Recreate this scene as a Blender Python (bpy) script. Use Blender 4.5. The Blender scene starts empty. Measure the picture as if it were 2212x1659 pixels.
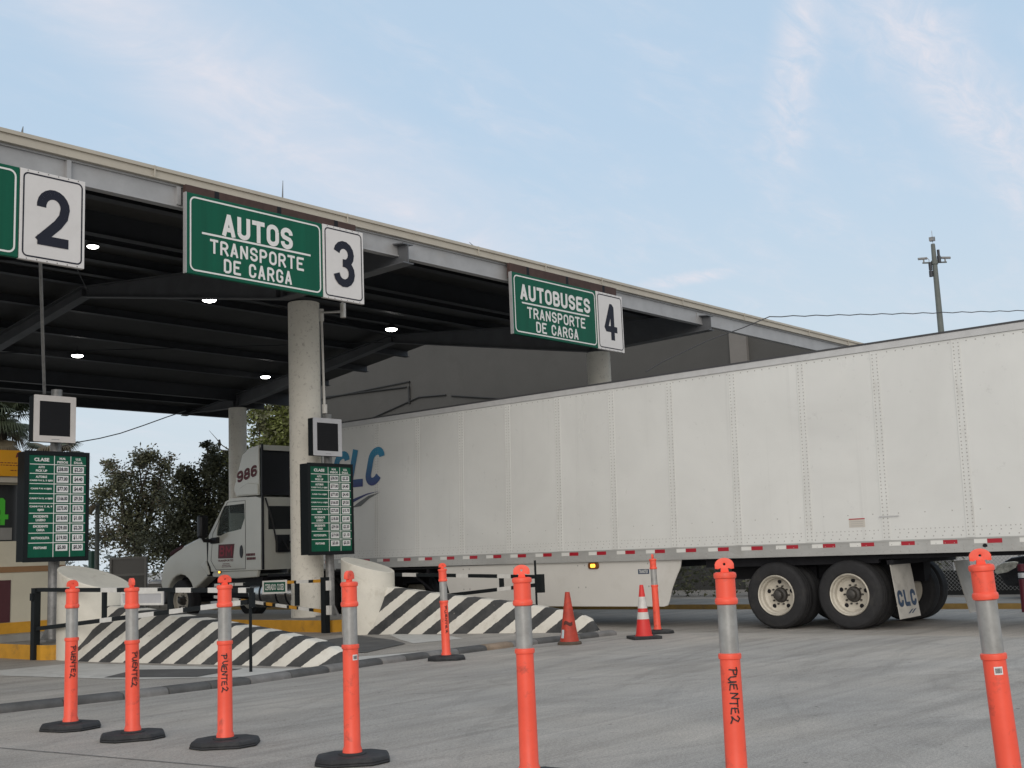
import bpy, bmesh, math, random
from mathutils import Vector, Matrix
R = math.radians
random.seed(7)
SC = bpy.context.scene
C = SC.collection

# ------------------------------------------------------------------ camera
YAW, PITCH, ROLL, HC, F = R(48.984), R(8.359), R(-2.304), 1.143, 2529.0   # F in units of a 2212 px wide frame
fw = Vector((math.sin(YAW)*math.cos(PITCH), math.cos(YAW)*math.cos(PITCH), math.sin(PITCH)))
r0 = Vector((math.cos(YAW), -math.sin(YAW), 0)); u0 = r0.cross(fw)
rt = r0*math.cos(ROLL)+u0*math.sin(ROLL); up = rt.cross(fw)
CAM = Vector((0, 0, HC))
cd = bpy.data.cameras.new('camera'); cam = bpy.data.objects.new('camera', cd); C.objects.link(cam)
cd.sensor_width = 36; cd.lens = F/2212*36; cd.clip_end = 3000; cd.clip_start = .05
m = Matrix.Identity(4)
for i in range(3):
    m[i][0], m[i][1], m[i][2], m[i][3] = rt[i], up[i], -fw[i], CAM[i]
cam.matrix_world = m
SC.camera = cam
def ray(x, y): return fw+rt*((x-1106)/F)-up*((y-829.5)/F)
def ZP(x, y, z): d = ray(x, y); return CAM+d*((z-HC)/d.z)
def XP(x, y, v): d = ray(x, y); return CAM+d*(v/d.x)
def YP(x, y, v): d = ray(x, y); return CAM+d*(v/d.y)
def DP(x, y, dep): return CAM+ray(x, y)*dep

# ------------------------------------------------------------------ sky, sun, exposure
SUN_EL, SUN_AZ = R(15), R(234)            # azimuth measured from +Y towards +X: behind the camera, to its left
w = bpy.data.worlds.new('World'); SC.world = w; w.use_nodes = True
nt = w.node_tree; N = nt.nodes; L = nt.links; N.clear()
def wn(t, **k):
    n = N.new(t)
    for a, b in k.items(): setattr(n, a, b)
    return n
out = wn('ShaderNodeOutputWorld'); bg = wn('ShaderNodeBackground'); bg.inputs[1].default_value = 0.11
sky = wn('ShaderNodeTexSky', sky_type='NISHITA', sun_disc=False, sun_elevation=SUN_EL, sun_rotation=SUN_AZ, air_density=1.0, dust_density=1.2, ozone_density=1.6)
tc = wn('ShaderNodeTexCoord')
def vmath(op, a, b=None):
    n = wn('ShaderNodeVectorMath', operation=op)
    for i, v in enumerate((a, b)):
        if v is None: continue
        if hasattr(v, 'links') or hasattr(v, 'is_linked'): L.new(v, n.inputs[i])
        else: n.inputs[i].default_value = v
    return n
def fmath(op, a, b=None, clamp=False):
    n = wn('ShaderNodeMath', operation=op, use_clamp=clamp)
    for i, v in enumerate((a, b)):
        if v is None: continue
        if hasattr(v, 'is_linked'): L.new(v, n.inputs[i])
        else: n.inputs[i].default_value = v
    return n.outputs[0]
dirv = vmath('NORMALIZE', tc.outputs['Generated']).outputs[0]
sep = wn('ShaderNodeSeparateXYZ'); L.new(dirv, sep.inputs[0])
zz = fmath('ADD', fmath('MAXIMUM', sep.outputs[2], 0.0), 0.18)
cx_ = fmath('DIVIDE', sep.outputs[0], zz); cy_ = fmath('DIVIDE', sep.outputs[1], zz)
com = wn('ShaderNodeCombineXYZ'); L.new(cx_, com.inputs[0]); L.new(cy_, com.inputs[1])
def noise(scale, rot, sc, detail=6, rough=.6, dist=0.0, loc=(0, 0, 0)):
    mp = wn('ShaderNodeMapping'); mp.inputs['Rotation'].default_value = (0, 0, rot); mp.inputs['Scale'].default_value = sc; mp.inputs['Location'].default_value = loc
    L.new(com.outputs[0], mp.inputs[0])
    n = wn('ShaderNodeTexNoise'); n.inputs['Scale'].default_value = scale; n.inputs['Detail'].default_value = detail; n.inputs['Roughness'].default_value = rough; n.inputs['Distortion'].default_value = dist
    L.new(mp.outputs[0], n.inputs['Vector']); return n.outputs[0]
def ramp(v, a, b, lo=0., hi=1.):
    n = wn('ShaderNodeMapRange', interpolation_type='SMOOTHSTEP'); n.inputs[1].default_value = a; n.inputs[2].default_value = b; n.inputs[3].default_value = lo; n.inputs[4].default_value = hi
    L.new(v, n.inputs[0]); return n.outputs[0]
def band(p, q, wd):                       # a soft streak of cirrus along the great circle through two directions
    nrm = p.normalized().cross(q.normalized()).normalized()
    d = vmath('DOT_PRODUCT', dirv, tuple(nrm)).outputs['Value']
    return ramp(fmath('ABSOLUTE', d), 0.0, wd, 1., 0.)
def spot(p, wd):
    d = vmath('DOT_PRODUCT', dirv, tuple(p.normalized())).outputs['Value']
    return ramp(d, math.cos(wd), 1.0, 0., 1.)
wisp = ramp(noise(2.6, R(35), (1., 2.6, 1), 7, .62, .5), .38, .72)
puff = ramp(noise(3.4, R(10), (1.2, 1.2, 1), 6, .6, .6, (3, 1, 0)), .35, .75)
fine = ramp(noise(9., R(30), (1., 2.2, 1), 6, .65, .8, (7, 2, 0)), .25, .85)
b1 = fmath('MULTIPLY', band(ray(180, -60), ray(830, 430), .085), fmath('ADD', fmath('MULTIPLY', puff, .75), .35))
b1 = fmath('MULTIPLY', b1, spot(ray(500, 190), .42))
b2 = fmath('MULTIPLY', fmath('MULTIPLY', band(ray(1960, 60), ray(2180, 330), .05), spot(ray(2080, 190), .16)), fmath('ADD', fine, .25))
b3 = fmath('MULTIPLY', fmath('MULTIPLY', band(ray(1740, -20), ray(1700, 260), .03), spot(ray(1725, 90), .12)), fmath('ADD', fine, .1))
b4 = fmath('MULTIPLY', fmath('MULTIPLY', band(ray(1400, 615), ray(1560, 590), .008), spot(ray(1480, 605), .05)), fmath('ADD', fine, .1))
cl = fmath('ADD', fmath('MULTIPLY', b1, .88), fmath('MULTIPLY', b2, .78))
cl = fmath('ADD', cl, fmath('ADD', fmath('MULTIPLY', b3, .85), fmath('MULTIPLY', b4, 1.1)))
cl = fmath('ADD', cl, fmath('MULTIPLY', fmath('MULTIPLY', wisp, fine), .42), True)
veil = wn('ShaderNodeMix', data_type='RGBA'); veil.inputs[0].default_value = 0.86
L.new(sky.outputs[0], veil.inputs[6]); veil.inputs[7].default_value = (4.45, 5.75, 7.15, 1)
hz = wn('ShaderNodeMix', data_type='RGBA'); L.new(ramp(sep.outputs[2], 0.0, .40, .95, 0.), hz.inputs[0])
L.new(veil.outputs[2], hz.inputs[6]); hz.inputs[7].default_value = (5.5, 6.15, 6.6, 1)
cm = wn('ShaderNodeMix', data_type='RGBA'); L.new(cl, cm.inputs[0]); L.new(hz.outputs[2], cm.inputs[6]); cm.inputs[7].default_value = (6.5, 6.45, 7.0, 1)
gl = wn('ShaderNodeMix', data_type='RGBA'); gd = vmath('DOT_PRODUCT', dirv, (math.sin(SUN_AZ)*.94, math.cos(SUN_AZ)*.94, .34)).outputs['Value']   # warm bright half of the sky round the low sun
L.new(ramp(gd, -.25, .95, 0., .9), gl.inputs[0]); L.new(cm.outputs[2], gl.inputs[6]); gl.inputs[7].default_value = (6.9, 6.5, 6.0, 1)
L.new(gl.outputs[2], bg.inputs[0]); L.new(bg.outputs[0], out.inputs[0])
ld = bpy.data.lights.new('sun', 'SUN'); ld.energy = 1.15; ld.angle = R(40); ld.color = (1, .95, .89)
sun = bpy.data.objects.new('sun', ld); C.objects.link(sun)
sd = Vector((math.sin(SUN_AZ)*math.cos(SUN_EL), math.cos(SUN_AZ)*math.cos(SUN_EL), math.sin(SUN_EL)))
sun.rotation_euler = sd.to_track_quat('Z', 'Y').to_euler(); sun.location = (0, 0, 40)
SC.view_settings.view_transform = 'Standard'; SC.view_settings.look = 'None'; SC.view_settings.exposure = 0.12; SC.view_settings.gamma = 1.0

# ------------------------------------------------------------------ materials
def mat(name, col, rough=.6, metal=0., var=.0, vscale=6., bump=0., bscale=60., spec=.5, stain=None, stain_scale=1.5, stain_amt=.5, stretch=(1, 1, 1), coat=0., perobj=False):
    mm = bpy.data.materials.new(name); mm.use_nodes = True
    t = mm.node_tree; p = t.nodes['Principled BSDF']
    p.inputs['Roughness'].default_value = rough; p.inputs['Metallic'].default_value = metal
    p.inputs['Specular IOR Level'].default_value = spec; p.inputs['Coat Weight'].default_value = coat
    p.inputs['Base Color'].default_value = (*col, 1)
    if var or bump or stain:
        tc = t.nodes.new('ShaderNodeTexCoord'); mp = t.nodes.new('ShaderNodeMapping'); mp.inputs['Scale'].default_value = stretch
        t.links.new(tc.outputs['Object'], mp.inputs[0])
        if perobj:
            oi = t.nodes.new('ShaderNodeObjectInfo'); sc_ = t.nodes.new('ShaderNodeMath'); sc_.operation = 'MULTIPLY'; sc_.inputs[1].default_value = 40; t.links.new(oi.outputs['Random'], sc_.inputs[0]); t.links.new(sc_.outputs[0], mp.inputs['Location'])
    cur = None
    if var:
        n = t.nodes.new('ShaderNodeTexNoise'); n.inputs['Scale'].default_value = vscale; n.inputs['Detail'].default_value = 8; n.inputs['Roughness'].default_value = .65
        t.links.new(mp.outputs[0], n.inputs['Vector'])
        r = t.nodes.new('ShaderNodeValToRGB'); r.color_ramp.elements[0].position = .3; r.color_ramp.elements[1].position = .7
        r.color_ramp.elements[0].color = (*[c*(1-var) for c in col], 1); r.color_ramp.elements[1].color = (*[min(1, c*(1+var*.5)) for c in col], 1)
        t.links.new(n.outputs[0], r.inputs[0]); cur = r.outputs[0]
    if stain:
        n = t.nodes.new('ShaderNodeTexNoise'); n.inputs['Scale'].default_value = stain_scale; n.inputs['Detail'].default_value = 10; n.inputs['Roughness'].default_value = .7; n.inputs['Distortion'].default_value = .4
        t.links.new(mp.outputs[0], n.inputs['Vector'])
        r = t.nodes.new('ShaderNodeMapRange'); r.inputs[1].default_value = .55; r.inputs[2].default_value = .75; r.inputs[4].default_value = stain_amt
        t.links.new(n.outputs[0], r.inputs[0])
        mx = t.nodes.new('ShaderNodeMix'); mx.data_type = 'RGBA'; t.links.new(r.outputs[0], mx.inputs[0])
        if cur: t.links.new(cur, mx.inputs[6])
        else: mx.inputs[6].default_value = (*col, 1)
        mx.inputs[7].default_value = (*stain, 1); cur = mx.outputs[2]
    if cur: t.links.new(cur, p.inputs['Base Color'])
    if bump:
        n = t.nodes.new('ShaderNodeTexNoise'); n.inputs['Scale'].default_value = bscale; n.inputs['Detail'].default_value = 6
        t.links.new(mp.outputs[0], n.inputs['Vector'])
        b = t.nodes.new('ShaderNodeBump'); b.inputs['Strength'].default_value = bump; b.inputs['Distance'].default_value = .02
        t.links.new(n.outputs[0], b.inputs['Height']); t.links.new(b.outputs[0], p.inputs['Normal'])
    return mm
def emis(name, col, s, base=(.8, .8, .8)):
    mm = mat(name, base, .4); p = mm.node_tree.nodes['Principled BSDF']
    p.inputs['Emission Color'].default_value = (*col, 1); p.inputs['Emission Strength'].default_value = s
    return mm
def nodes_of(mm): return mm.node_tree, mm.node_tree.nodes['Principled BSDF']

M = {}
M['orange'] = mat('orange_plastic', (1., .112, .062), .45, var=.12, vscale=6, stain=(.22, .05, .04), stain_scale=9, stain_amt=.8, perobj=True)
M['sleeve'] = mat('reflective_sleeve', (.36, .36, .35), .34, .2, var=.22, vscale=16, stain=(.22, .21, .2), stain_scale=9, stain_amt=.5, perobj=True)
M['rubber'] = mat('black_rubber', (.028, .029, .032), .75, var=.4, vscale=14, stain=(.12, .115, .105), stain_scale=5, stain_amt=.5, bump=.15)
M['tyre'] = mat('tyre_rubber', (.022, .022, .024), .8, var=.3, vscale=9, stain=(.075, .07, .062), stain_scale=3, stain_amt=.5)
M['marker'] = mat('marker_ink', (.012, .012, .014), .5)
M['white_tag'] = mat('white_tag', (.75, .75, .75), .5)
M['concrete_white'] = mat('white_painted_concrete', (.72, .69, .61), .75, var=.12, vscale=2.5, stain=(.40, .35, .27), stain_scale=3.2, stain_amt=.7, bump=.2, bscale=30)
M['column'] = mat('painted_column_concrete', (.80, .765, .68), .75, var=.10, vscale=1.5, stain=(.28, .24, .2), stain_scale=15, stain_amt=.8, bump=.15, bscale=25)
M['yellow'] = mat('yellow_kerb_paint', (.60, .30, .022), .65, var=.2, vscale=3, stain=(.16, .10, .05), stain_scale=2.5, stain_amt=.75, bump=.2, bscale=30)
M['greycon'] = mat('grey_concrete_slab', (.30, .29, .27), .85, var=.2, vscale=2, bump=.2)
M['steel_grey'] = mat('grey_painted_steel', (.38, .38, .385), .5, .1, var=.12, vscale=3, stain=(.30, .27, .24), stain_scale=2, stain_amt=.4)
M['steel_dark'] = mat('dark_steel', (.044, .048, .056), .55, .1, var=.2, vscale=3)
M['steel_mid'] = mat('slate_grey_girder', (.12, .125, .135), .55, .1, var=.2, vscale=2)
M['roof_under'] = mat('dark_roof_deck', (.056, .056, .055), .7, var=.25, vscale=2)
M['trim'] = mat('beige_roof_trim', (.47, .43, .36), .55, var=.1, vscale=1.5, stain=(.35, .28, .2), stain_scale=2.2, stain_amt=.35)
M['rust'] = mat('red_rust_board', (.065, .036, .030), .8, var=.3, vscale=6)
M['sign_green'] = mat('green_sign_sheet', (.0, .092, .050), .5, spec=.25, var=.20, vscale=1.6, stretch=(2.5, 1, .18))
M['sign_white'] = mat('white_sign_sheet', (.68, .655, .64), .45, var=.05, vscale=2, stain=(.5, .47, .45), stain_scale=3, stain_amt=.3)
M['letter_white'] = mat('white_lettering', (.74, .73, .71), .5)
M['letter_black'] = mat('dark_lettering', (.018, .02, .032), .6, spec=.2)
M['case_dark'] = mat('dark_green_case', (.009, .012, .014), .6, spec=.2)
M['case_white'] = mat('display_white_frame', (.66, .62, .59), .5, var=.08)
M['case_grey'] = mat('display_grey_frame', (.50, .50, .52), .5, var=.08)
M['screen'] = mat('dark_screen', (.011, .011, .013), .6, spec=.2)
M['galv'] = mat('galvanised_steel', (.30, .30, .30), .5, .4, var=.35, vscale=9)
M['gate_black'] = mat('black_gate_paint', (.012, .015, .017), .6, spec=.2, var=.2)
M['gate_white'] = mat('white_reflective_tape', (.74, .73, .70), .5, var=.12, vscale=12)
M['gate_yellow'] = mat('amber_reflective_tape', (.62, .30, .02), .5, var=.15, vscale=12)
M['cone_old'] = mat('dirty_red_cone', (.48, .052, .028), .6, var=.35, vscale=7, stain=(.10, .03, .025), stain_scale=9, stain_amt=.8)
M['cone_new'] = mat('red_cone', (.66, .03, .025), .5, var=.1)
M['cone_white'] = mat('cone_white_band', (.62, .60, .57), .45, var=.15, vscale=14)
M['trailer'] = mat('white_trailer_panel', (.63, .63, .605), .36, var=.045, vscale=.5, stain=(.56, .55, .51), stain_scale=.9, stain_amt=.35, stretch=(1, 1, .35), coat=.15)
def trailer_mat():
    mm = mat('white_trailer_panel', (.62, .625, .605), .34, coat=.12); t, p = nodes_of(mm); n = t.nodes; l = t.links
    tc = n.new('ShaderNodeTexCoord')
    def nz(scale, st, det=8, ro=.65, dist=0.):
        mp = n.new('ShaderNodeMapping'); mp.inputs['Scale'].default_value = st; l.new(tc.outputs['Object'], mp.inputs[0])
        k = n.new('ShaderNodeTexNoise'); k.inputs['Scale'].default_value = scale; k.inputs['Detail'].default_value = det; k.inputs['Roughness'].default_value = ro; k.inputs['Distortion'].default_value = dist; l.new(mp.outputs[0], k.inputs['Vector']); return k.outputs[0]
    def mr(v, a, b, lo, hi):
        k = n.new('ShaderNodeMapRange'); k.inputs[1].default_value = a; k.inputs[2].default_value = b; k.inputs[3].default_value = lo; k.inputs[4].default_value = hi; l.new(v, k.inputs[0]); return k.outputs[0]
    def mul(a, b):
        k = n.new('ShaderNodeMath'); k.operation = 'MULTIPLY'; l.new(a, k.inputs[0]); l.new(b, k.inputs[1]); return k.outputs[0]
    v = mul(mr(nz(1., (1, 5.5, .10), 7, .62), .60, .78, 1.0, .87), mr(nz(1., (1, 14, .16), 6), .60, .78, 1.0, .95))     # rain streaks
    v = mul(v, mr(nz(.45, (1, 1, 1), 6, .6, .8), .35, .7, 1.03, .93)); v = mul(v, mr(nz(7., (1, 1, 1), 6, .7), .62, .76, 1.0, .84))
    sp = n.new('ShaderNodeSeparateXYZ'); l.new(tc.outputs['Object'], sp.inputs[0])
    fl = n.new('ShaderNodeMath'); fl.operation = 'ADD'; l.new(sp.outputs[1], fl.inputs[0]); fl.inputs[1].default_value = -18.203+12.4
    dv = n.new('ShaderNodeMath'); dv.operation = 'DIVIDE'; l.new(fl.outputs[0], dv.inputs[0]); dv.inputs[1].default_value = 1.219
    ff = n.new('ShaderNodeMath'); ff.operation = 'FLOOR'; l.new(dv.outputs[0], ff.inputs[0])
    wn_ = n.new('ShaderNodeTexWhiteNoise'); wn_.noise_dimensions = '1D'; l.new(ff.outputs[0], wn_.inputs['W'])
    v = mul(v, mr(wn_.outputs['Value'], 0, 1, .955, 1.02))                                       # each sheet a shade of its own
    sc = n.new('ShaderNodeVectorMath'); sc.operation = 'SCALE'; sc.inputs[0].default_value = (.71, .715, .695); l.new(v, sc.inputs['Scale']); l.new(sc.outputs[0], p.inputs['Base Color'])
    b = n.new('ShaderNodeBump'); b.inputs['Strength'].default_value = .35; b.inputs['Distance'].default_value = .05; l.new(nz(1.4, (1, 1, 1), 2, .5), b.inputs['Height']); l.new(b.outputs[0], p.inputs['Normal'])
    l.new(mr(nz(2., (1, 1, .4), 5), .3, .7, .26, .46), p.inputs['Roughness'])
    return mm
M['trailer'] = trailer_mat()
M['strip'] = mat('white_seam_strip', (.70, .705, .685), .4, var=.10, vscale=4, stain=(.45, .43, .39), stain_scale=6, stain_amt=.5, stretch=(1, 1, .3))
M['rivet'] = mat('grey_rivets', (.40, .395, .375), .5, .2)
M['alu'] = mat('weathered_aluminium_rail', (.47, .47, .455), .45, .25, var=.18, vscale=2.5, stain=(.30, .28, .25), stain_scale=3, stain_amt=.5, stretch=(1, .4, 1))
M['toprail'] = mat('light_grey_top_rail', (.56, .56, .56), .4, .15, var=.1)
M['roofblack'] = mat('dark_roof_edge', (.055, .055, .06), .6)
M['redtape'] = mat('red_reflective_tape', (.40, .012, .028), .35)
M['whitetape'] = mat('white_conspicuity_tape', (.74, .74, .71), .35)
M['under'] = mat('black_chassis', (.014, .014, .017), .6, spec=.2, var=.3)
M['rim'] = mat('dusty_white_rim', (.60, .56, .48), .5, .1, var=.2, vscale=5, stain=(.25, .21, .17), stain_scale=5, stain_amt=.7)
M['hub'] = mat('oily_hub', (.07, .065, .06), .5, .3, var=.4, vscale=12)
M['flap'] = mat('dusty_white_mudflap', (.52, .50, .46), .7, var=.2, vscale=4, stain=(.2, .18, .16), stain_scale=3, stain_amt=.6)
M['navy'] = mat('navy_print', (.03, .06, .12), .5, var=.3)
M['cab'] = mat('white_cab_paint', (.70, .70, .63), .22, var=.05, vscale=1.2, coat=.7)
M['cabblack'] = mat('black_cab_plastic', (.015, .015, .018), .45)
M['maroon'] = mat('maroon_decal', (.12, .012, .018), .5)
M['crimson'] = mat('crimson_decal', (.34, .012, .035), .5)
M['redpaint'] = mat('red_painted_steel', (.45, .015, .03), .4)
M['chrome'] = mat('polished_metal', (.55, .55, .53), .25, .9, var=.3, vscale=5)
M['amber'] = emis('amber_lamp', (1., .42, .04), 3.2, (.5, .2, .02))
M['ambercase'] = mat('amber_lamp_case', (.16, .06, .015), .4)
M['lamp'] = emis('led_lamp_glow', (1., .98, .92), 16)
M['glass'] = mat('tinted_glass', (.03, .04, .04), .05)
_t, _p = nodes_of(M['glass']); _p.inputs['Transmission Weight'].default_value = .9; _p.inputs['IOR'].default_value = 1.02; _p.inputs['Specular IOR Level'].default_value = .1; _p.inputs['Base Color'].default_value = (.5, .55, .55, 1)
M['headlight'] = mat('headlight_lens', (.75, .74, .66), .08, .6, var=.6, vscale=18)
M['hlred'] = mat('dark_red_headlight_glass', (.05, .008, .011), .5, spec=.15)
M['wall_shaded'] = mat('shade_darkened_stucco', (.080, .079, .076), .9, var=.1, vscale=.8, stain=(.055, .054, .05), stain_scale=.8, stain_amt=.4, bump=.1)  # stucco base colour darkened to hold the canopy's shade on the wall
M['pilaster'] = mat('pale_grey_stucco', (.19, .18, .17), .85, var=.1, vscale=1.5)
M['booth'] = mat('cream_booth_wall', (.56, .52, .41), .75, var=.08, vscale=2, stain=(.42, .37, .28), stain_scale=1.5, stain_amt=.5, bump=.1)
M['brown'] = mat('brown_trim_paint', (.27, .15, .07), .7, var=.1)
M['door'] = mat('maroon_door_paint', (.075, .02, .026), .55, var=.1)
M['amber_sign'] = mat('orange_sign_sheet', (.62, .29, .008), .45, var=.06)
M['ledge'] = mat('beige_ledge', (.42, .39, .33), .7, var=.1)
M['darkglass'] = mat('dark_window_glass', (.03, .032, .034), .12)
M['neon'] = mat('bright_green_paint', (.06, .42, .03), .5)
M['bark'] = mat('tree_bark', (.065, .055, .042), .9, var=.4, vscale=6, bump=.5, bscale=20)
M['leaf_a'] = mat('dark_leaf', (.082, .090, .052), .6, var=.3, vscale=3)
M['leaf_b'] = mat('olive_leaf', (.145, .150, .080), .6, var=.3, vscale=3)
M['leaf_c'] = mat('brownish_leaf', (.140, .118, .082), .6, var=.3, vscale=3)
M['leaf_l'] = mat('light_green_leaf', (.17, .20, .055), .55, var=.3, vscale=3)
M['palm_g'] = mat('palm_frond', (.052, .066, .034), .6, var=.3, vscale=4)
M['palm_b'] = mat('dry_palm_frond', (.13, .105, .065), .7, var=.3, vscale=4)
M['pole'] = mat('grey_green_pole', (.13, .145, .135), .65, var=.15, vscale=3)
M['cable'] = mat('black_cable', (.02, .02, .02), .6)
M['cable_l'] = mat('grey_cable', (.16, .17, .18), .6)
M['conduit'] = mat('white_conduit', (.62, .60, .56), .5, var=.1)
M['cabinet'] = mat('grey_cabinet_paint', (.22, .215, .20), .6, var=.1)
M['cabinet_d'] = mat('dark_grey_panel', (.10, .10, .092), .6, var=.1)
M['green_post'] = mat('green_post_paint', (.015, .07, .045), .5)
M['maroonpost'] = mat('maroon_post_paint', (.14, .016, .03), .5)
M['carpaint'] = mat('black_car_paint', (.012, .012, .014), .18, coat=.6)
M['mesh'] = mat('fence_wire', (.42, .43, .44), .5, .3)
M['screen_cloth'] = mat('dark_fence_cloth', (.018, .02, .021), .9, var=.4, vscale=3)
M['paint_white'] = mat('worn_white_road_paint', (.60, .59, .56), .8, var=.16, vscale=3, stain=(.30, .29, .28), stain_scale=3.5, stain_amt=.8)
M['paint_black'] = mat('worn_black_road_paint', (.105, .105, .105), .8, var=.3, vscale=2.5, stain=(.24, .23, .22), stain_scale=2.2, stain_amt=.8)

# concrete apron: blotches, sweeping tyre streaks, pits, expansion joints
def ground_mat():
    mm = mat('concrete_apron', (.36, .35, .33), .82); t, p = nodes_of(mm); n = t.nodes; l = t.links
    tc = n.new('ShaderNodeTexCoord')
    def nz(scale, st=(1, 1, 1), rot=0, det=8, ro=.65, dist=0.):
        mp = n.new('ShaderNodeMapping'); mp.inputs['Scale'].default_value = st; mp.inputs['Rotation'].default_value = (0, 0, rot); l.new(tc.outputs['Object'], mp.inputs[0])
        k = n.new('ShaderNodeTexNoise'); k.inputs['Scale'].default_value = scale; k.inputs['Detail'].default_value = det; k.inputs['Roughness'].default_value = ro; k.inputs['Distortion'].default_value = dist
        l.new(mp.outputs[0], k.inputs['Vector']); return k.outputs[0]
    def mr(v, a, b, lo, hi):
        k = n.new('ShaderNodeMapRange'); k.inputs[1].default_value = a; k.inputs[2].default_value = b; k.inputs[3].default_value = lo; k.inputs[4].default_value = hi; l.new(v, k.inputs[0]); return k.outputs[0]
    def mul(a, b):
        k = n.new('ShaderNodeMath'); k.operation = 'MULTIPLY'; l.new(a, k.inputs[0]); l.new(b, k.inputs[1]); return k.outputs[0]
    v = mul(mr(nz(.55, dist=.5), .3, .7, .84, 1.08), mr(nz(2.3), .3, .7, .93, 1.05))
    v = mul(v, mr(nz(1.0, (.22, 2.6, 1), R(-28), 7, .6, .6), .45, .72, 1.04, .80))      # broad tyre scuffs
    v = mul(v, mr(nz(2.2, (.10, 3.2, 1), R(-40), 6, .6, .4), .50, .70, 1.02, .87))
    v = mul(v, mr(nz(3.0, (.09, 3.5, 1), R(12), 6, .6, .4), .56, .72, 1.0, 1.13))      # pale scrapes
    sp = n.new('ShaderNodeSeparateXYZ'); l.new(tc.outputs['Object'], sp.inputs[0])
    def mth(op, a, b=None):
        k = n.new('ShaderNodeMath'); k.operation = op
        for i_, v_ in enumerate((a, b)):
            if v_ is None: continue
            if hasattr(v_, 'is_linked'): l.new(v_, k.inputs[i_])
            else: k.inputs[i_].default_value = v_
        return k.outputs[0]
    for (px, py, sc1, lo, hi, a_, b_) in ((1.0, -6.0, 2.6, .85, 1.02, .52, .68), (14.5, -7.0, 3.4, .86, 1.02, .52, .68), (-3., 2., 4.2, 1.12, .99, .56, .70)):   # tyre arcs swept by turning trucks
        ax, ay = mth('SUBTRACT', sp.outputs[0], px), mth('SUBTRACT', sp.outputs[1], py)
        rad = mth('SQRT', mth('ADD', mth('MULTIPLY', ax, ax), mth('MULTIPLY', ay, ay))); th = mth('ARCTAN2', ay, ax)
        cb = n.new('ShaderNodeCombineXYZ'); l.new(mth('MULTIPLY', rad, 1.0), cb.inputs[0]); l.new(mth('MULTIPLY', th, .9), cb.inputs[1])
        k = n.new('ShaderNodeTexNoise'); k.inputs['Scale'].default_value = sc1; k.inputs['Detail'].default_value = 7; k.inputs['Roughness'].default_value = .68; k.inputs['Distortion'].default_value = .25; l.new(cb.outputs[0], k.inputs['Vector'])
        v = mul(v, mr(k.outputs[0], a_, b_, hi, lo))
    v = mul(v, mr(nz(55., det=4), .3, .7, .74, 1.24))
    v = mul(v, mr(nz(150., det=2), .3, .7, .66, 1.34))
    v = mul(v, mr(nz(13., det=1, ro=.4), .18, .27, .45, 1.0))                           # small pits
    for sc_, r_, lo_ in ((5.5, .05, .30), (2.3, .035, .25)):                              # grit and oil drips
        vo = n.new('ShaderNodeTexVoronoi'); vo.inputs['Scale'].default_value = sc_; vo.inputs['Randomness'].default_value = 1; l.new(tc.outputs['Object'], vo.inputs['Vector'])
        v = mul(v, mr(vo.outputs['Distance'], r_*.6, r_*1.2, lo_, 1.0))
    v = mul(v, mr(nz(.9, dist=1.2, det=10, ro=.72), .60, .68, 1.0, .80))                  # blotched patches
    mx = n.new('ShaderNodeMix'); mx.data_type = 'RGBA'; l.new(mr(nz(.35), .4, .65, 0, 1), mx.inputs[0])
    mx.inputs[6].default_value = (.365, .344, .318, 1); mx.inputs[7].default_value = (.412, .376, .334, 1)
    sc = n.new('ShaderNodeVectorMath'); sc.operation = 'SCALE'; l.new(mx.outputs[2], sc.inputs[0]); l.new(v, sc.inputs['Scale'])
    l.new(sc.outputs[0], p.inputs['Base Color'])
    b = n.new('ShaderNodeBump'); b.inputs['Strength'].default_value = .35; b.inputs['Distance'].default_value = .01
    l.new(nz(90., det=5), b.inputs['Height']); l.new(b.outputs[0], p.inputs['Normal'])
    return mm
M['ground'] = ground_mat()
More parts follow.
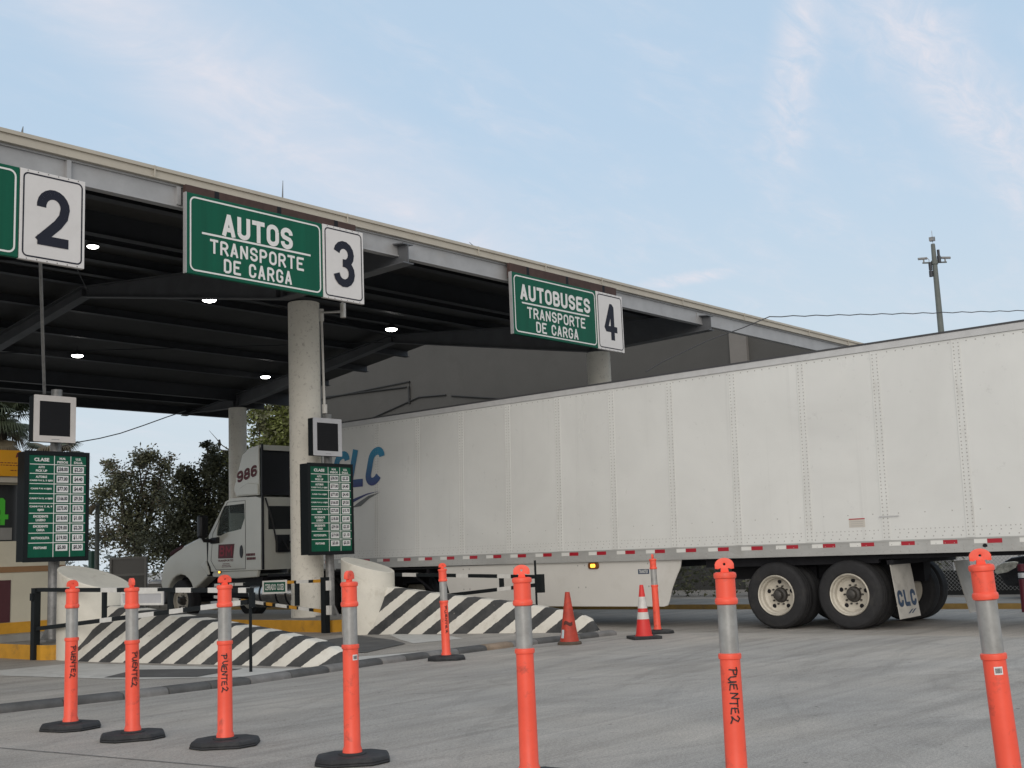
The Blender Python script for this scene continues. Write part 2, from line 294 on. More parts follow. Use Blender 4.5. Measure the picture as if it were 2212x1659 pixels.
def stripe_mat(name, k, period, off):
    mm = mat(name, (.5, .5, .5), .75); t, p = nodes_of(mm); n = t.nodes; l = t.links
    tc = n.new('ShaderNodeTexCoord'); s = n.new('ShaderNodeSeparateXYZ'); l.new(tc.outputs['Object'], s.inputs[0])
    def mt(op, a, b=None):
        q = n.new('ShaderNodeMath'); q.operation = op
        for i, v in enumerate((a, b)):
            if v is None: continue
            if hasattr(v, 'is_linked'): l.new(v, q.inputs[i])
            else: q.inputs[i].default_value = v
        return q.outputs[0]
    nz = n.new('ShaderNodeTexNoise'); nz.inputs['Scale'].default_value = 20; nz.inputs['Detail'].default_value = 6; l.new(tc.outputs['Object'], nz.inputs['Vector'])
    u = mt('ADD', mt('ADD', s.outputs[1], mt('MULTIPLY', s.outputs[2], k)), off)
    u = mt('ADD', u, mt('MULTIPLY', mt('SUBTRACT', nz.outputs[0], .5), .045))
    fr = mt('FRACT', mt('DIVIDE', u, period))
    w_ = mt('GREATER_THAN', fr, .50)
    d = n.new('ShaderNodeTexNoise'); d.inputs['Scale'].default_value = 4; d.inputs['Detail'].default_value = 9; d.inputs['Roughness'].default_value = .7; l.new(tc.outputs['Object'], d.inputs['Vector'])
    def rp(a, b, p0=.35, p1=.72):
        q = n.new('ShaderNodeValToRGB'); q.color_ramp.elements[0].position = p0; q.color_ramp.elements[1].position = p1
        q.color_ramp.elements[0].color = (*a, 1); q.color_ramp.elements[1].color = (*b, 1); l.new(d.outputs[0], q.inputs[0]); return q.outputs[0]
    mx = n.new('ShaderNodeMix'); mx.data_type = 'RGBA'; l.new(w_, mx.inputs[0])
    l.new(rp((.032, .034, .036), (.085, .085, .085)), mx.inputs[6]); l.new(rp((.70, .675, .61), (.50, .46, .39), .5, .8), mx.inputs[7])
    ch = n.new('ShaderNodeTexNoise'); ch.inputs['Scale'].default_value = 9; ch.inputs['Detail'].default_value = 8; ch.inputs['Roughness'].default_value = .75; l.new(tc.outputs['Object'], ch.inputs['Vector'])
    cr = n.new('ShaderNodeMapRange'); cr.inputs[1].default_value = .64; cr.inputs[2].default_value = .69; l.new(ch.outputs[0], cr.inputs[0])
    m2 = n.new('ShaderNodeMix'); m2.data_type = 'RGBA'; l.new(cr.outputs[0], m2.inputs[0]); l.new(mx.outputs[2], m2.inputs[6]); m2.inputs[7].default_value = (.27, .25, .22, 1)   # chips down to bare concrete
    l.new(m2.outputs[2], p.inputs['Base Color'])
    b = n.new('ShaderNodeBump'); b.inputs['Strength'].default_value = .25; b.inputs['Distance'].default_value = .02; l.new(nz.outputs[0], b.inputs['Height']); l.new(b.outputs[0], p.inputs['Normal'])
    return mm
def ink_gradient(name, z0, z1, c0, c1):   # printed two-tone lettering
    mm = mat(name, c0, .45); t, p = nodes_of(mm); n = t.nodes
    tc = n.new('ShaderNodeTexCoord'); s = n.new('ShaderNodeSeparateXYZ'); t.links.new(tc.outputs['Object'], s.inputs[0])
    r = n.new('ShaderNodeMapRange'); r.inputs[1].default_value = z0; r.inputs[2].default_value = z1; t.links.new(s.outputs[2], r.inputs[0])
    mx = n.new('ShaderNodeMix'); mx.data_type = 'RGBA'; t.links.new(r.outputs[0], mx.inputs[0]); mx.inputs[6].default_value = (*c0, 1); mx.inputs[7].default_value = (*c1, 1)
    t.links.new(mx.outputs[2], p.inputs['Base Color']); return mm

# ------------------------------------------------------------------ mesh builder
class MB:
    def __init__(s): s.v = []; s.f = []; s.m = []
    def add(s, vs, fs, mi=0):
        o = len(s.v); s.v += [Vector(q) for q in vs]; s.f += [tuple(o+i for i in f) for f in fs]; s.m += [mi]*len(fs); return s
    def box(s, a, b, mi=0):
        x0, y0, z0 = (min(a[i], b[i]) for i in range(3)); x1, y1, z1 = (max(a[i], b[i]) for i in range(3))
        return s.add([(x0, y0, z0), (x1, y0, z0), (x1, y1, z0), (x0, y1, z0), (x0, y0, z1), (x1, y0, z1), (x1, y1, z1), (x0, y1, z1)],
                     [(0, 3, 2, 1), (4, 5, 6, 7), (0, 1, 5, 4), (1, 2, 6, 5), (2, 3, 7, 6), (3, 0, 4, 7)], mi)
    def prism(s, poly, ax, a, b, mi=0):   # polygon in the two other axes, extruded along ax
        def P(q, h): l = list(q); l.insert(ax, h); return tuple(l)
        n = len(poly); vs = [P(q, a) for q in poly]+[P(q, b) for q in poly]
        fs = [tuple(range(n))[::-1], tuple(range(n, 2*n))]+[(i, (i+1) % n, n+(i+1) % n, n+i) for i in range(n)]
        return s.add(vs, fs, mi)
    def hull(s, A, B, mi=0):              # two rings with the same count
        n = len(A); fs = [tuple(range(n))[::-1], tuple(range(n, 2*n))]+[(i, (i+1) % n, n+(i+1) % n, n+i) for i in range(n)]
        return s.add(list(A)+list(B), fs, mi)
    def tube(s, pts, r, n=8, mi=0):
        pts = [Vector(q) for q in pts]; rs = r if isinstance(r, (list, tuple)) else [r]*len(pts)
        o = len(s.v); vs = []; fs = []
        for i, q in enumerate(pts):
            d = (pts[min(i+1, len(pts)-1)]-pts[max(i-1, 0)]).normalized()
            a = d.cross(Vector((0, 0, 1)) if abs(d.z) < .95 else Vector((1, 0, 0))).normalized(); b = d.cross(a)
            vs += [q+(a*math.cos(k*2*math.pi/n)+b*math.sin(k*2*math.pi/n))*rs[i] for k in range(n)]
        for i in range(len(pts)-1):
            fs += [(i*n+k, i*n+(k+1) % n, (i+1)*n+(k+1) % n, (i+1)*n+k) for k in range(n)]
        fs += [tuple(range(n))[::-1], tuple(range((len(pts)-1)*n, len(pts)*n))]
        return s.add(vs, fs, mi)
    def lathe(s, prof, n=32, c=(0, 0, 0), ax='z', mi=0, cap=True):   # prof: (radius, height)
        def P(r, h, a):
            x, y = r*math.cos(a), r*math.sin(a)
            return {'z': (c[0]+x, c[1]+y, c[2]+h), 'x': (c[0]+h, c[1]+x, c[2]+y), 'y': (c[0]+x, c[1]+h, c[2]+y)}[ax]
        vs = [P(r, h, k*2*math.pi/n) for r, h in prof for k in range(n)]
        fs = [(i*n+k, i*n+(k+1) % n, (i+1)*n+(k+1) % n, (i+1)*n+k) for i in range(len(prof)-1) for k in range(n)]
        if cap: fs += [tuple(range(n))[::-1], tuple(range((len(prof)-1)*n, len(prof)*n))]
        return s.add(vs, fs, mi)
    def holes(s, outer, inners, ax, h, mi=0):   # flat panel with holes
        bm = bmesh.new(); es = []
        def P(q): l = list(q); l.insert(ax, h); return l
        for lp in [outer]+inners:
            vv = [bm.verts.new(P(q)) for q in lp]
            es += [bm.edges.new((vv[i], vv[(i+1) % len(vv)])) for i in range(len(vv))]
        bmesh.ops.triangle_fill(bm, use_beauty=True, use_dissolve=False, edges=es)
        bm.verts.index_update()
        s.add([v.co.copy() for v in bm.verts], [tuple(v.index for v in f.verts) for f in bm.faces], mi); bm.free(); return s
    def fn(s, g): s.v = [Vector(g(q)) for q in s.v]; return s
WL = {}
def obj(name, mb, mats, parent=None, bevel=0., seg=2, smooth=40, fix=True, thick=0.):
    me = bpy.data.meshes.new(name); off = WL.get(parent.name, Vector()) if parent else Vector()
    me.from_pydata([q-off for q in mb.v], [], mb.f)
    for k in (mats if isinstance(mats, (list, tuple)) else [mats]): me.materials.append(k)
    me.polygons.foreach_set('material_index', mb.m)
    if fix:
        bm = bmesh.new(); bm.from_mesh(me); bmesh.ops.recalc_face_normals(bm, faces=bm.faces); bm.to_mesh(me); bm.free()
    if smooth:
        me.polygons.foreach_set('use_smooth', [True]*len(me.polygons)); me.set_sharp_from_angle(angle=R(smooth))
    o = bpy.data.objects.new(name, me); C.objects.link(o)
    if parent: o.parent = parent; WL[o.name] = off
    if bevel:
        b = o.modifiers.new('bevel', 'BEVEL'); b.width = bevel; b.segments = seg; b.limit_method = 'ANGLE'; b.angle_limit = R(35)
    return o
def tag(o, label=None, cat=None, group=None, kind=None):
    if label: o['label'] = label
    if cat: o['category'] = cat
    if group: o['group'] = group
    if kind: o['kind'] = kind
    return o
def thing(name, label, cat, loc=(0, 0, 0), group=None, local=False):
    o = bpy.data.objects.new(name, None); C.objects.link(o); o.location = loc; o.empty_display_size = .2
    WL[o.name] = Vector() if local else Vector(loc)
    return tag(o, label, cat, group)
def struct(name, mb, m_, **k): return tag(obj(name, mb, m_, **k), kind='structure')
def dup(o, parent=None):
    c = o.copy(); C.objects.link(c)
    if parent: c.parent = parent
    for ch in list(o.children): dup(ch, c)
    return c

# ------------------------------------------------------------------ lettering
def arc(cx, cy, rx, ry, a0, a1, n=10): return [(cx+rx*math.cos(R(a0+(a1-a0)*i/n)), cy+ry*math.sin(R(a0+(a1-a0)*i/n))) for i in range(n+1)]
ST = arc(.5, .76, .5, .24, 12, 180)
G = {
 'A': [[(.02, .02), (.47, 1), (.53, 1), (.98, .02)], [(.3, .26), (.7, .26)]],
 'B': [[(0, .5), (0, 1), (.55, 1)]+arc(.55, .765, .4, .235, 90, -90)[1:]+[(0, .53)], [(0, .53), (0, 0), (.55, 0)]+arc(.55, .265, .45, .265, -90, 90)[1:]+[(.3, .53)]],
 'C': [[(1, .64), (1, .74)]+arc(.5, .74, .5, .26, 0, 180)[1:]+arc(.5, .26, .5, .26, 180, 360)+[(1, .36)]],
 'D': [[(0, 0), (0, 1), (.5, 1)]+arc(.5, .74, .5, .26, 90, 0)[1:]+arc(.5, .26, .5, .26, 0, -90)+[(0, 0)]],
 'E': [[(1, 1), (0, 1), (0, 0), (1, 0)], [(0, .52), (.85, .52)]],
 'G': [[(1, .70), (1, .74)]+arc(.5, .74, .5, .26, 0, 180)[1:]+arc(.5, .26, .5, .26, 180, 360)+[(1, .46), (.58, .46)]],
 'L': [[(0, 1), (0, 0), (1, 0)]],
 'M': [[(0, 0), (0, 1), (.5, .35), (1, 1), (1, 0)]],
 'N': [[(0, 0), (0, 1), (1, 0), (1, 1)]],
 'O': [arc(.5, .74, .5, .26, 0, 180)+arc(.5, .26, .5, .26, 180, 360)+[(1, .74)]],
 'P': [[(0, 0), (0, 1), (.5, 1)]+arc(.5, .72, .5, .28, 90, -90)[1:]+[(0, .44)]],
 'R': [[(0, 0), (0, 1), (.5, 1)]+arc(.5, .735, .5, .265, 90, -90)[1:]+[(0, .47)], [(.5, .47), (1, 0)]],
 'S': [[(1, .72)]+ST+[(.02, .66), (.16, .56), (.84, .45), (.98, .35)]+arc(.5, .25, .5, .25, 0, -168)+[(0, .29)]],
 'T': [[(0, 1), (1, 1)], [(.5, 1), (.5, 0)]],
 'U': [[(0, 1), (0, .26)]+arc(.5, .26, .5, .26, 180, 360)+[(1, 1)]],
 '2': [[(0, .70)]+arc(.5, .73, .5, .27, 172, 0)+[(.93, .55), (.70, .38), (.03, .035)], [(.04, 0), (.96, 0)]],
 '3': [arc(.5, .755, .47, .245, 170, -70)+[(.42, .525)], [(.42, .525)]+arc(.5, .265, .5, .265, 70, -172)],
 '4': [[(.70, 0), (.70, 1), (.60, 1), (0, .26), (1, .26)]],
 '6': [[(.95, .82)]+arc(.5, .74, .5, .26, 20, 180)+arc(.5, .29, .5, .29, 180, 540, 20)],
 '8': [arc(.5, .76, .44, .24, 0, 360, 20), arc(.5, .26, .5, .26, 0, 360, 20)],
 '9': [[(.05, .18)]+arc(.5, .26, .5, .26, 200, 360)+arc(.5, .71, .5, .29, 0, 360, 20)],
 'c': [arc(.5, .74, .5, .26, 14, 180)+arc(.5, .26, .5, .26, 180, 342)],
 ' ': [], '/': [[(0, 0), (1, 1)]],
}
def ribbon(mb, pts, w_, lay, mapf, mi=0, sq=None):
    """a brush stroke: one quad per segment with round joints, each a hair above the one before (never coplanar)"""
    pts = [Vector(q) for q in pts]; h = w_/2; e = .00009
    if sq and sq[0]: pts[0] = pts[0]-(pts[1]-pts[0]).normalized()*h
    if sq and sq[1]: pts[-1] = pts[-1]+(pts[-1]-pts[-2]).normalized()*h
    for i in range(len(pts)-1):
        a, b = pts[i], pts[i+1]; d = (b-a)
        if d.length < 1e-7: continue
        d.normalize(); nn = Vector((-d.y, d.x))*h; lay += e
        mb.add([mapf(q.x, q.y, lay) for q in (a-nn, b-nn, b+nn, a+nn)], [(0, 1, 2, 3)], mi)
        if i:
            lay += e; d0 = (a-pts[i-1]).normalized(); n0 = Vector((-d0.y, d0.x))*h; sg = 1 if d0.x*d.y-d0.y*d.x < 0 else -1
            c = d0.dot(d); tip = (n0+nn)*sg/(1+c) if c > .05 else (n0+nn)*sg*.5
            if c < .9999: mb.add([mapf(q.x, q.y, lay) for q in (a, a+n0*sg, a+tip, a+nn*sg)], [(0, 1, 2, 3)], mi)
def letters(mb, s, x0, y0, W, H, t, gap, mapf, slant=0., jit=0., mi=0, lay0=0.):
    """stroke lettering fitted into a box W x H starting at x0, y0 (lower left), stroke width t"""
    wts = {' ': .55, 'M': 1.3}
    tot = sum(wts.get(c, 1.) for c in s); cw = (W-gap*(len(s)-1))/tot; x = x0
    for c in s:
        wd = cw*wts.get(c, 1.); jx, jy, js = (random.uniform(-jit, jit) for _ in range(3))
        for k, pl in enumerate(G[c]):
            q = [(x+t/2+(wd-t)*a+slant*(b-.5)*H+jx, y0+t/2+(H*(1+js*4)-t)*b+jy) for a, b in pl]
            e_ = lambda p, o: ((p[1] < .05 or p[1] > .95) and abs(p[1]-o[1]) > abs(p[0]-o[0])*.5) or ((p[0] < .05 or p[0] > .95) and abs(p[1]-o[1]) < .02)
            closed = abs(pl[0][0]-pl[-1][0])+abs(pl[0][1]-pl[-1][1]) < .05
            ribbon(mb, q, t, lay0+.0045*k, mapf, mi, None if closed else (e_(pl[0], pl[1]), e_(pl[-1], pl[-2])))
        x += wd+gap
def text_mb(s, x0, x1, y0, y1, mapf, bold=.0, lay=0.):
    """font lettering fitted into a box"""
    cu = bpy.data.curves.new('text', 'FONT'); cu.body = s; cu.resolution_u = 2; cu.offset = bold
    o = bpy.data.objects.new('text', cu); C.objects.link(o)
    me = bpy.data.meshes.new_from_object(o); bpy.data.objects.remove(o); bpy.data.curves.remove(cu)
    mb = MB(); xs = [v.co.x for v in me.vertices]; ys = [v.co.y for v in me.vertices]
    a, b, c, d = min(xs), max(xs), min(ys), max(ys)
    mb.add([mapf(x0+(v.co.x-a)/(b-a)*(x1-x0), y0+(v.co.y-c)/(d-c)*(y1-y0), lay) for v in me.vertices], [tuple(f.vertices) for f in me.polygons])
    bpy.data.meshes.remove(me); return mb
def join(a, b, mi=None):
    o = len(a.v); a.v += b.v; a.f += [tuple(o+i for i in f) for f in b.f]; a.m += (b.m if mi is None else [mi]*len(b.f)); return a
def rrect(x0, x1, y0, y1, r, n=5):
    o = []
    for cx, cy, a in ((x1-r, y1-r, 0), (x0+r, y1-r, 90), (x0+r, y0+r, 180), (x1-r, y0+r, 270)): o += arc(cx, cy, r, r, a, a+90, n)
    return o

# ------------------------------------------------------------------ ground, kerbs, islands
def gz(x):
    t = min(1, max(0, (x-13.6)/2.4)); return -.13*t*t*(3-2*t)
g = MB(); xs = [-600, -150, -40, -10, 0, 4, 8, 10, 12, 13.2, 13.6, 14, 14.4, 14.8, 15.2, 15.6, 16, 17, 20, 26, 40, 80, 200, 700]; ys = [-600, -60, -10, 0, 5, 10, 15, 20, 30, 50, 90, 200, 700]
g.add([(x, y, gz(x)) for y in ys for x in xs], [(j*len(xs)+i, j*len(xs)+i+1, (j+1)*len(xs)+i+1, (j+1)*len(xs)+i) for j in range(len(ys)-1) for i in range(len(xs)-1)])
struct('ground', g, M['ground'], fix=False)
j = MB()                                            # expansion joints sawn into the slab
for a, b in (((3.2, 12.), (4.6, 3.)),):
    a, b = Vector((*a, .004)), Vector((*b, .004)); n_ = (b-a).cross(Vector((0, 0, 1))).normalized()*.006
    j.add([a-n_, a+n_, b+n_, b-n_], [(0, 1, 2, 3)])
struct('slab_joint', j, M['paint_black'])
for nm, k in (('paint_white', [[(12.9, 14.05), (12.88, 12.73), (12.36, 11.87), (11.5, 12.0), (12.0, 12.8)], [(8.95, 10.9), (9.5, 11.2), (10.6, 10.75), (10.7, 10.35), (9.3, 10.3)], [(7.85, 14.5), (8.3, 10.9), (8.55, 10.3), (7.7, 10.3), (6.9, 11.6), (6.4, 14.6)]]),
              ('paint_black', [[(11.9, 12.85), (11.4, 12.05), (10.2, 11.5), (9.6, 12.3), (11.2, 13.9), (12.5, 14.3)], [(7.6, 12.6), (8.15, 11.3), (7.35, 11.0), (6.9, 12.1)]])):
    q = MB()
    for pl in k: q.add([(x, y, .004 if nm == 'paint_white' else .008) for x, y in pl], [tuple(range(len(pl)))])
    struct('road_marking', q, M[nm])
kb = MB(); kp = [(2.0, 10.2), (3.5, 10.1), (4.76, 10.01), (5.83, 9.85), (7.15, 9.76), (8.25, 9.89), (9.13, 10.02), (9.89, 10.04), (11.41, 10.06), (12.29, 9.99), (13.42, 9.91)]
random.seed(3)
seq = []
for i in range(len(kp)-1):
    a, b = Vector(kp[i]), Vector(kp[i+1]); n_ = max(1, round((b-a).length/.45))
    seq += [a.lerp(b, t/n_) for t in range(n_)]
seq.append(Vector(kp[-1]))
pr = [(0, -.05), (.005, .035), (.035, .062), (.12, .07), (.20, .062), (.23, .035), (.235, -.05)]
for i in range(len(seq)-1):
    mi = [0, 1, 0, 1, 0, 2, 1][i % 7] if seq[i].x > 8.2 else [0, 0, 1][i % 3]
    kb.hull([(seq[i].x, seq[i].y+a, b) for a, b in pr], [(seq[i+1].x-.006, seq[i+1].y+a, b) for a, b in pr], mi)
struct('kerb_strip', kb, [mat('worn_black_kerb', (.10, .10, .10), .85, var=.4, vscale=4, bump=.3), mat('worn_grey_kerb', (.20, .195, .19), .85, var=.35, vscale=5, bump=.3), mat('faded_yellow_kerb', (.27, .205, .15), .85, var=.35, vscale=5, bump=.3)], bevel=.012)
def island(x0, x1, y0, y1, h=.2, zb=-.3, m_=None):
    q = MB(); r = .25
    pl = [(x0+r, y0), (x1-r, y0), (x1-.07, y0+.07), (x1, y0+r), (x1, y1), (x0, y1), (x0, y0+r), (x0+.07, y0+.07)]
    n = len(pl); q.add([(x, y, zb) for x, y in pl]+[(x, y, h) for x, y in pl], [(i, (i+1) % n, n+(i+1) % n, n+i) for i in range(n)], 0)
    q.add([(x, y, h) for x, y in pl], [tuple(range(n))], 1)
    return struct('toll_island', q, [m_ or M['yellow'], M['greycon']], smooth=0, bevel=.02)
island(7.95, 9.75, 15.35, 34)
island(12.95, 14.62, 15.45, 34)
island(21.6, 23.9, 4.6, 34, -.03, m_=mat('faded_yellow_kerb_paint', (.40, .25, .075), .7, var=.2, stain=(.2, .16, .1), stain_scale=2, stain_amt=.7))
island(3.0, 4.9, 15.35, 34)

# ------------------------------------------------------------------ toll canopy
can = thing('toll_canopy', 'dark steel canopy over the toll lanes with beige roof edge and concrete columns', 'canopy', (13.7, 17.1, 0))
RZ = lambda y: 6.62+.112*(y-14) if y < 24.3 else 6.62+.112*10.3-.112*(y-24.3)
q = MB()
for y0, y1 in ((14.06, 24.3), (24.3, 34.8)):
    q.hull([(-8, y0, RZ(y0)), (25, y0, RZ(y0)), (25, y0, RZ(y0)+.06), (-8, y0, RZ(y0)+.06)], [(-8, y1, RZ(y1)), (25, y1, RZ(y1)), (25, y1, RZ(y1)+.06), (-8, y1, RZ(y1)+.06)])
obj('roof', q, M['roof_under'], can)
q = MB(); q.box((-8, 13.93, 6.535), (33, 14.055, 6.70)); q.box((-8, 13.90, 6.655), (33, 13.929, 6.705)); q.box((-8, 13.905, 6.535), (33, 13.929, 6.56))
for x in (5.2, 8.6, 12.1, 15.2, 17.1, 18.9, 21.9, 24.6, 27.9, 30.2): q.box((x, 13.889, 6.53), (x+.02, 13.899, 6.706))
obj('roof_trim', q, M['trim'], can)
q = MB(); q.box((-8, 14.0, 6.24), (33, 14.02, 6.53)); q.box((-8, 13.97, 6.21), (33, 14.10, 6.238)); q.box((-8, 13.97, 6.505), (33, 13.999, 6.533))
for x in (3.6, 6.3, 7.35, 9.0): q.box((x, 13.945, 6.24), (x+.06, 13.999, 6.504))
for x in (13.35, 22.6): q.box((x, 13.985, 6.22), (x+.3, 13.999, 6.47))
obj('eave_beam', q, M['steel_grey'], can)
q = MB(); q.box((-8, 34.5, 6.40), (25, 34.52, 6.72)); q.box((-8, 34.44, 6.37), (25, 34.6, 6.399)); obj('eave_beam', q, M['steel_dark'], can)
for gx in (13.3, 22.8, 4.2):
    q = MB(); st = [(13.75, 6.05), (17.1, 6.02), (24.3, 7.34), (31.8, 6.32), (34.9, 6.42)]
    for (ya, za), (yb, zb) in zip(st, st[1:]):
        ta, tb = min(RZ(ya)-.2, 6.42) if ya < 14 else RZ(ya)-.19, RZ(yb)-.19
        q.hull([(gx-.008, ya, za+.02), (gx+.008, ya, za+.02), (gx+.008, ya, ta-.02), (gx-.008, ya, ta-.02)], [(gx-.008, yb, zb+.02), (gx+.008, yb, zb+.02), (gx+.008, yb, tb-.02), (gx-.008, yb, tb-.02)])
        for z0, z1 in ((za, zb), (ta-.02, tb-.02)):
            q.hull([(gx-.12, ya, z0), (gx+.12, ya, z0), (gx+.12, ya, z0+.02), (gx-.12, ya, z0+.02)], [(gx-.12, yb-.002, z1), (gx+.12, yb-.002, z1), (gx+.12, yb-.002, z1+.02), (gx-.12, yb-.002, z1+.02)])
    for y in (17.0, 17.2, 24.28, 31.7, 31.9):
        zb = {17.0: 6.06, 17.2: 6.08, 24.28: 7.37, 31.7: 6.36, 31.9: 6.36}[y]; q.box((gx-.11, y, zb), (gx+.11, y+.014, RZ(y)-.24))
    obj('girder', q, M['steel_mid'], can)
for y in (15.4, 17.1, 18.9, 20.7, 22.5, 24.1, 26.0, 27.9, 29.8, 31.8, 33.3):
    big = y in (17.1, 31.8)
    t = RZ(y)-.002; b = t-(.40 if big else .19); q = MB()
    q.box((-8, y-.006, b+.012), (25, y+.006, t)); q.box((-8, y-.09, b), (25, y+.09, b+.012))
    obj('purlin', q, M['steel_dark'] if not big else M['steel_dark'], can)
for x, y, rr, zt in ((13.80, 17.14, .295, 6.02), (22.95, 17.1, .29, 6.02), (22.8, 31.8, .29, 6.3), (4.3, 17.1, .29, 6.02)):
    q = MB(); q.lathe([(rr+.012, -.2), (rr+.012, .5), (rr, .52), (rr, 2.9), (rr+.004, 2.92), (rr, 2.94), (rr, zt)], 40, (x, y, 0)); obj('column', q, M['column'], can)
q = MB()                                            # tie rods under the deck
for a, b in (((6.2, 24.2, 7.3), (11.2, 20.5, 7.02)), ((9.5, 24.2, 7.3), (13.2, 29.0, 6.9)), ((13.4, 20.4, 7.0), (22.7, 24.1, 7.45)), ((13.4, 29.4, 6.8), (22.7, 24.6, 7.4)), ((9, 17.4, 6.7), (13.2, 24, 7.4))): q.tube([a, b], .012, 5)
obj('tie_rod', q, M['steel_dark'], can)
LAMPS = [(10.5, 18.95, 6.93, 'small bright lamp glowing just right of the hanging lane number 2'), (14.73, 21.56, 7.0, 'bright round lamp under the canopy below the left half of the AUTOS sign'), (20.18, 21.56, 7.0, 'bright round lamp under the canopy right of the price board column'), (15.61, 28.9, 6.9, 'bright round lamp deep under the canopy above the left display box'), (21.86, 29.05, 6.9, 'bright round lamp left of the thick front column above the tractor')]
lp = None
for x, y, z, lb in LAMPS:
    if lp is None:
        lp = thing('ceiling_lamp', lb, 'lamp', (x, y, z), 'lamps under the canopy', local=True)
        q = MB(); q.lathe([(.05, .20), (.14, .12), (.215, .05), (.22, .0)], 28); q.tube([(0, 0, .18), (0, 0, .34)], .012, 6); obj('housing', q, M['steel_dark'], lp)
        q = MB(); q.lathe([(.06, -.065), (.14, -.055), (.185, -.03), (.20, -.002)], 28); obj('lamp_lens', q, M['lamp'], lp); lp.scale = (.5, .5, .5)
    else:
        o = dup(lp); o.location = (x, y, z); o['label'] = lb; o.scale = (.74, .74, .74)
for x, y, a, lb in ((48, 284, 0, 'thin lightning rod on the roof edge above lane sign 2'), (610.5, 418, 0, 'tallest thin lightning rod on the roof edge above the AUTOS sign'), (1027, 533, 1, 'bent over lightning rod lying on the roof edge between the two green signs')):
    p0 = YP(x, {48: 292, 610.5: 434, 1027: 545}[x], 14.1); q = MB()
    if a: q.tube([YP(1040, 543, 14.1), YP(1026, 534, 14.1), YP(1014, 523.5, 14.1)], [.012, .009, .004], 6)
    else: q.tube([p0, p0+Vector((.0, 0, .06)), p0+Vector((.01, 0, .12 if x == 48 else .33))], [.014, .012, .004], 6)
    o = obj('lightning_rod', q, M['cable_l']); tag(o, lb, 'lightning rod', 'lightning rods on the roof edge')

# ------------------------------------------------------------------ lane signs
def lane_sign(x0, xm, x1, z0, z1, l1, w1, h1, num, lb):
    Y = 13.80
    t = thing('lane_sign', lb, 'sign', ((x0+x1)/2, Y, z0), 'lane signs hanging from the canopy edge')
    S = lambda x, z, lay: (x, Y-.004-lay, z)
    q = MB(); q.box((x0, Y, z0), (xm-.005, Y+.06, z1)); gp = obj('green_panel', q, M['sign_green'], t, bevel=.006)
    q = MB(); q.box((xm+.005, Y-.002, z0-.005), (x1, Y+.06, z1+.005)); wp = obj('number_panel', q, M['sign_white'], t, bevel=.006)
    W, H = xm-x0, z1-z0
    def ring(a, b, c, d, r, wdt, mf, o_=.0005):
        q = MB(); A = rrect(a, b, c, d, r); B = rrect(a+wdt, b-wdt, c+wdt, d-wdt, max(.01, r-wdt)); n = len(A)
        q.add([S(x, z, o_) for x, z in A]+[S(x, z, o_) for x, z in B], [(i, (i+1) % n, n+(i+1) % n, n+i) for i in range(n)]); return q
    q = ring(x0+.045, xm-.045, z0+.045, z1-.045, .09, .024, None)
    cx = (x0+xm)/2
    letters(q, l1, cx-W*w1/2, z1-H*.17-H*h1, W*w1, H*h1, .068 if len(l1) < 6 else .060, .035, S)
    q.add([S(cx-W*.40, z0+H*.515, .0005), S(cx+W*.40, z0+H*.515, .0005), S(cx+W*.40, z0+H*.54, .0005), S(cx-W*.40, z0+H*.54, .0005)], [(0, 1, 2, 3)])
    letters(q, 'TRANSPORTE', cx-W*.345, z0+H*.295, W*.69, H*.180, .036, .034, S)
    letters(q, 'DE CARGA', cx-W*.25, z0+H*.08, W*.50, H*.180, .036, .034, S)
    obj('lettering', q, M['letter_white'], gp, smooth=0)
    q = ring(xm+.04, x1-.035, z0+.035, z1-.035, .07, .020, None)
    cw = .44; nx = (xm+x1)/2+.005
    letters(q, num, nx-cw/2, z0+H*.185, cw, H*.64, .125, .0, S)
    obj('numeral', q, M['letter_black'], wp, smooth=0)
    q = MB()
    for i in range(6): 
        for zz in (z0+.006, z1-.016): q.lathe([(.007, 0), (.006, -.004)], 6, (xm+.1+i*(x1-xm-.2)/5, Y-.003, zz+.005), 'y')
    obj('bolts', q, M['hub'], wp)
    q = MB(); q.box((x0+.02, Y+.0605, z1-.1), (x1-.1, Y+.125, 6.53)); obj('backing_board', q, M['rust'], t) if num != '2' else None
    for k in range(3 if num != '2' else 0):
        q = MB(); q.box((x0+.5+k*(x1-x0-.6)/2.4, Y+.06, z1-.02), (x0+.58+k*(x1-x0-.6)/2.4, Y+.125, 6.53)); obj('bracket', q, M['under'], t)
    q = MB(); q.box((x0-.018, Y-.002, z0), (x0-.002, Y+.065, z1)); obj('edge_frame', q, M['steel_grey'], t)
lane_sign(9.06, 11.50, 12.34, 5.23, 6.40, 'AUTOS', .52, .285, '3', 'large green AUTOS TRANSPORTE DE CARGA sign with white number 3 panel')
lane_sign(15.98, 18.54, 19.43, 5.18, 6.35, 'AUTOBUSES', .83, .255, '4', 'green AUTOBUSES TRANSPORTE DE CARGA sign with white number 4 panel')
lane_sign(4.0, 6.655, 7.53, 5.04, 6.20, 'AUTOS', .52, .285, '2', 'cut off green sign with white number 2 panel at the left edge')

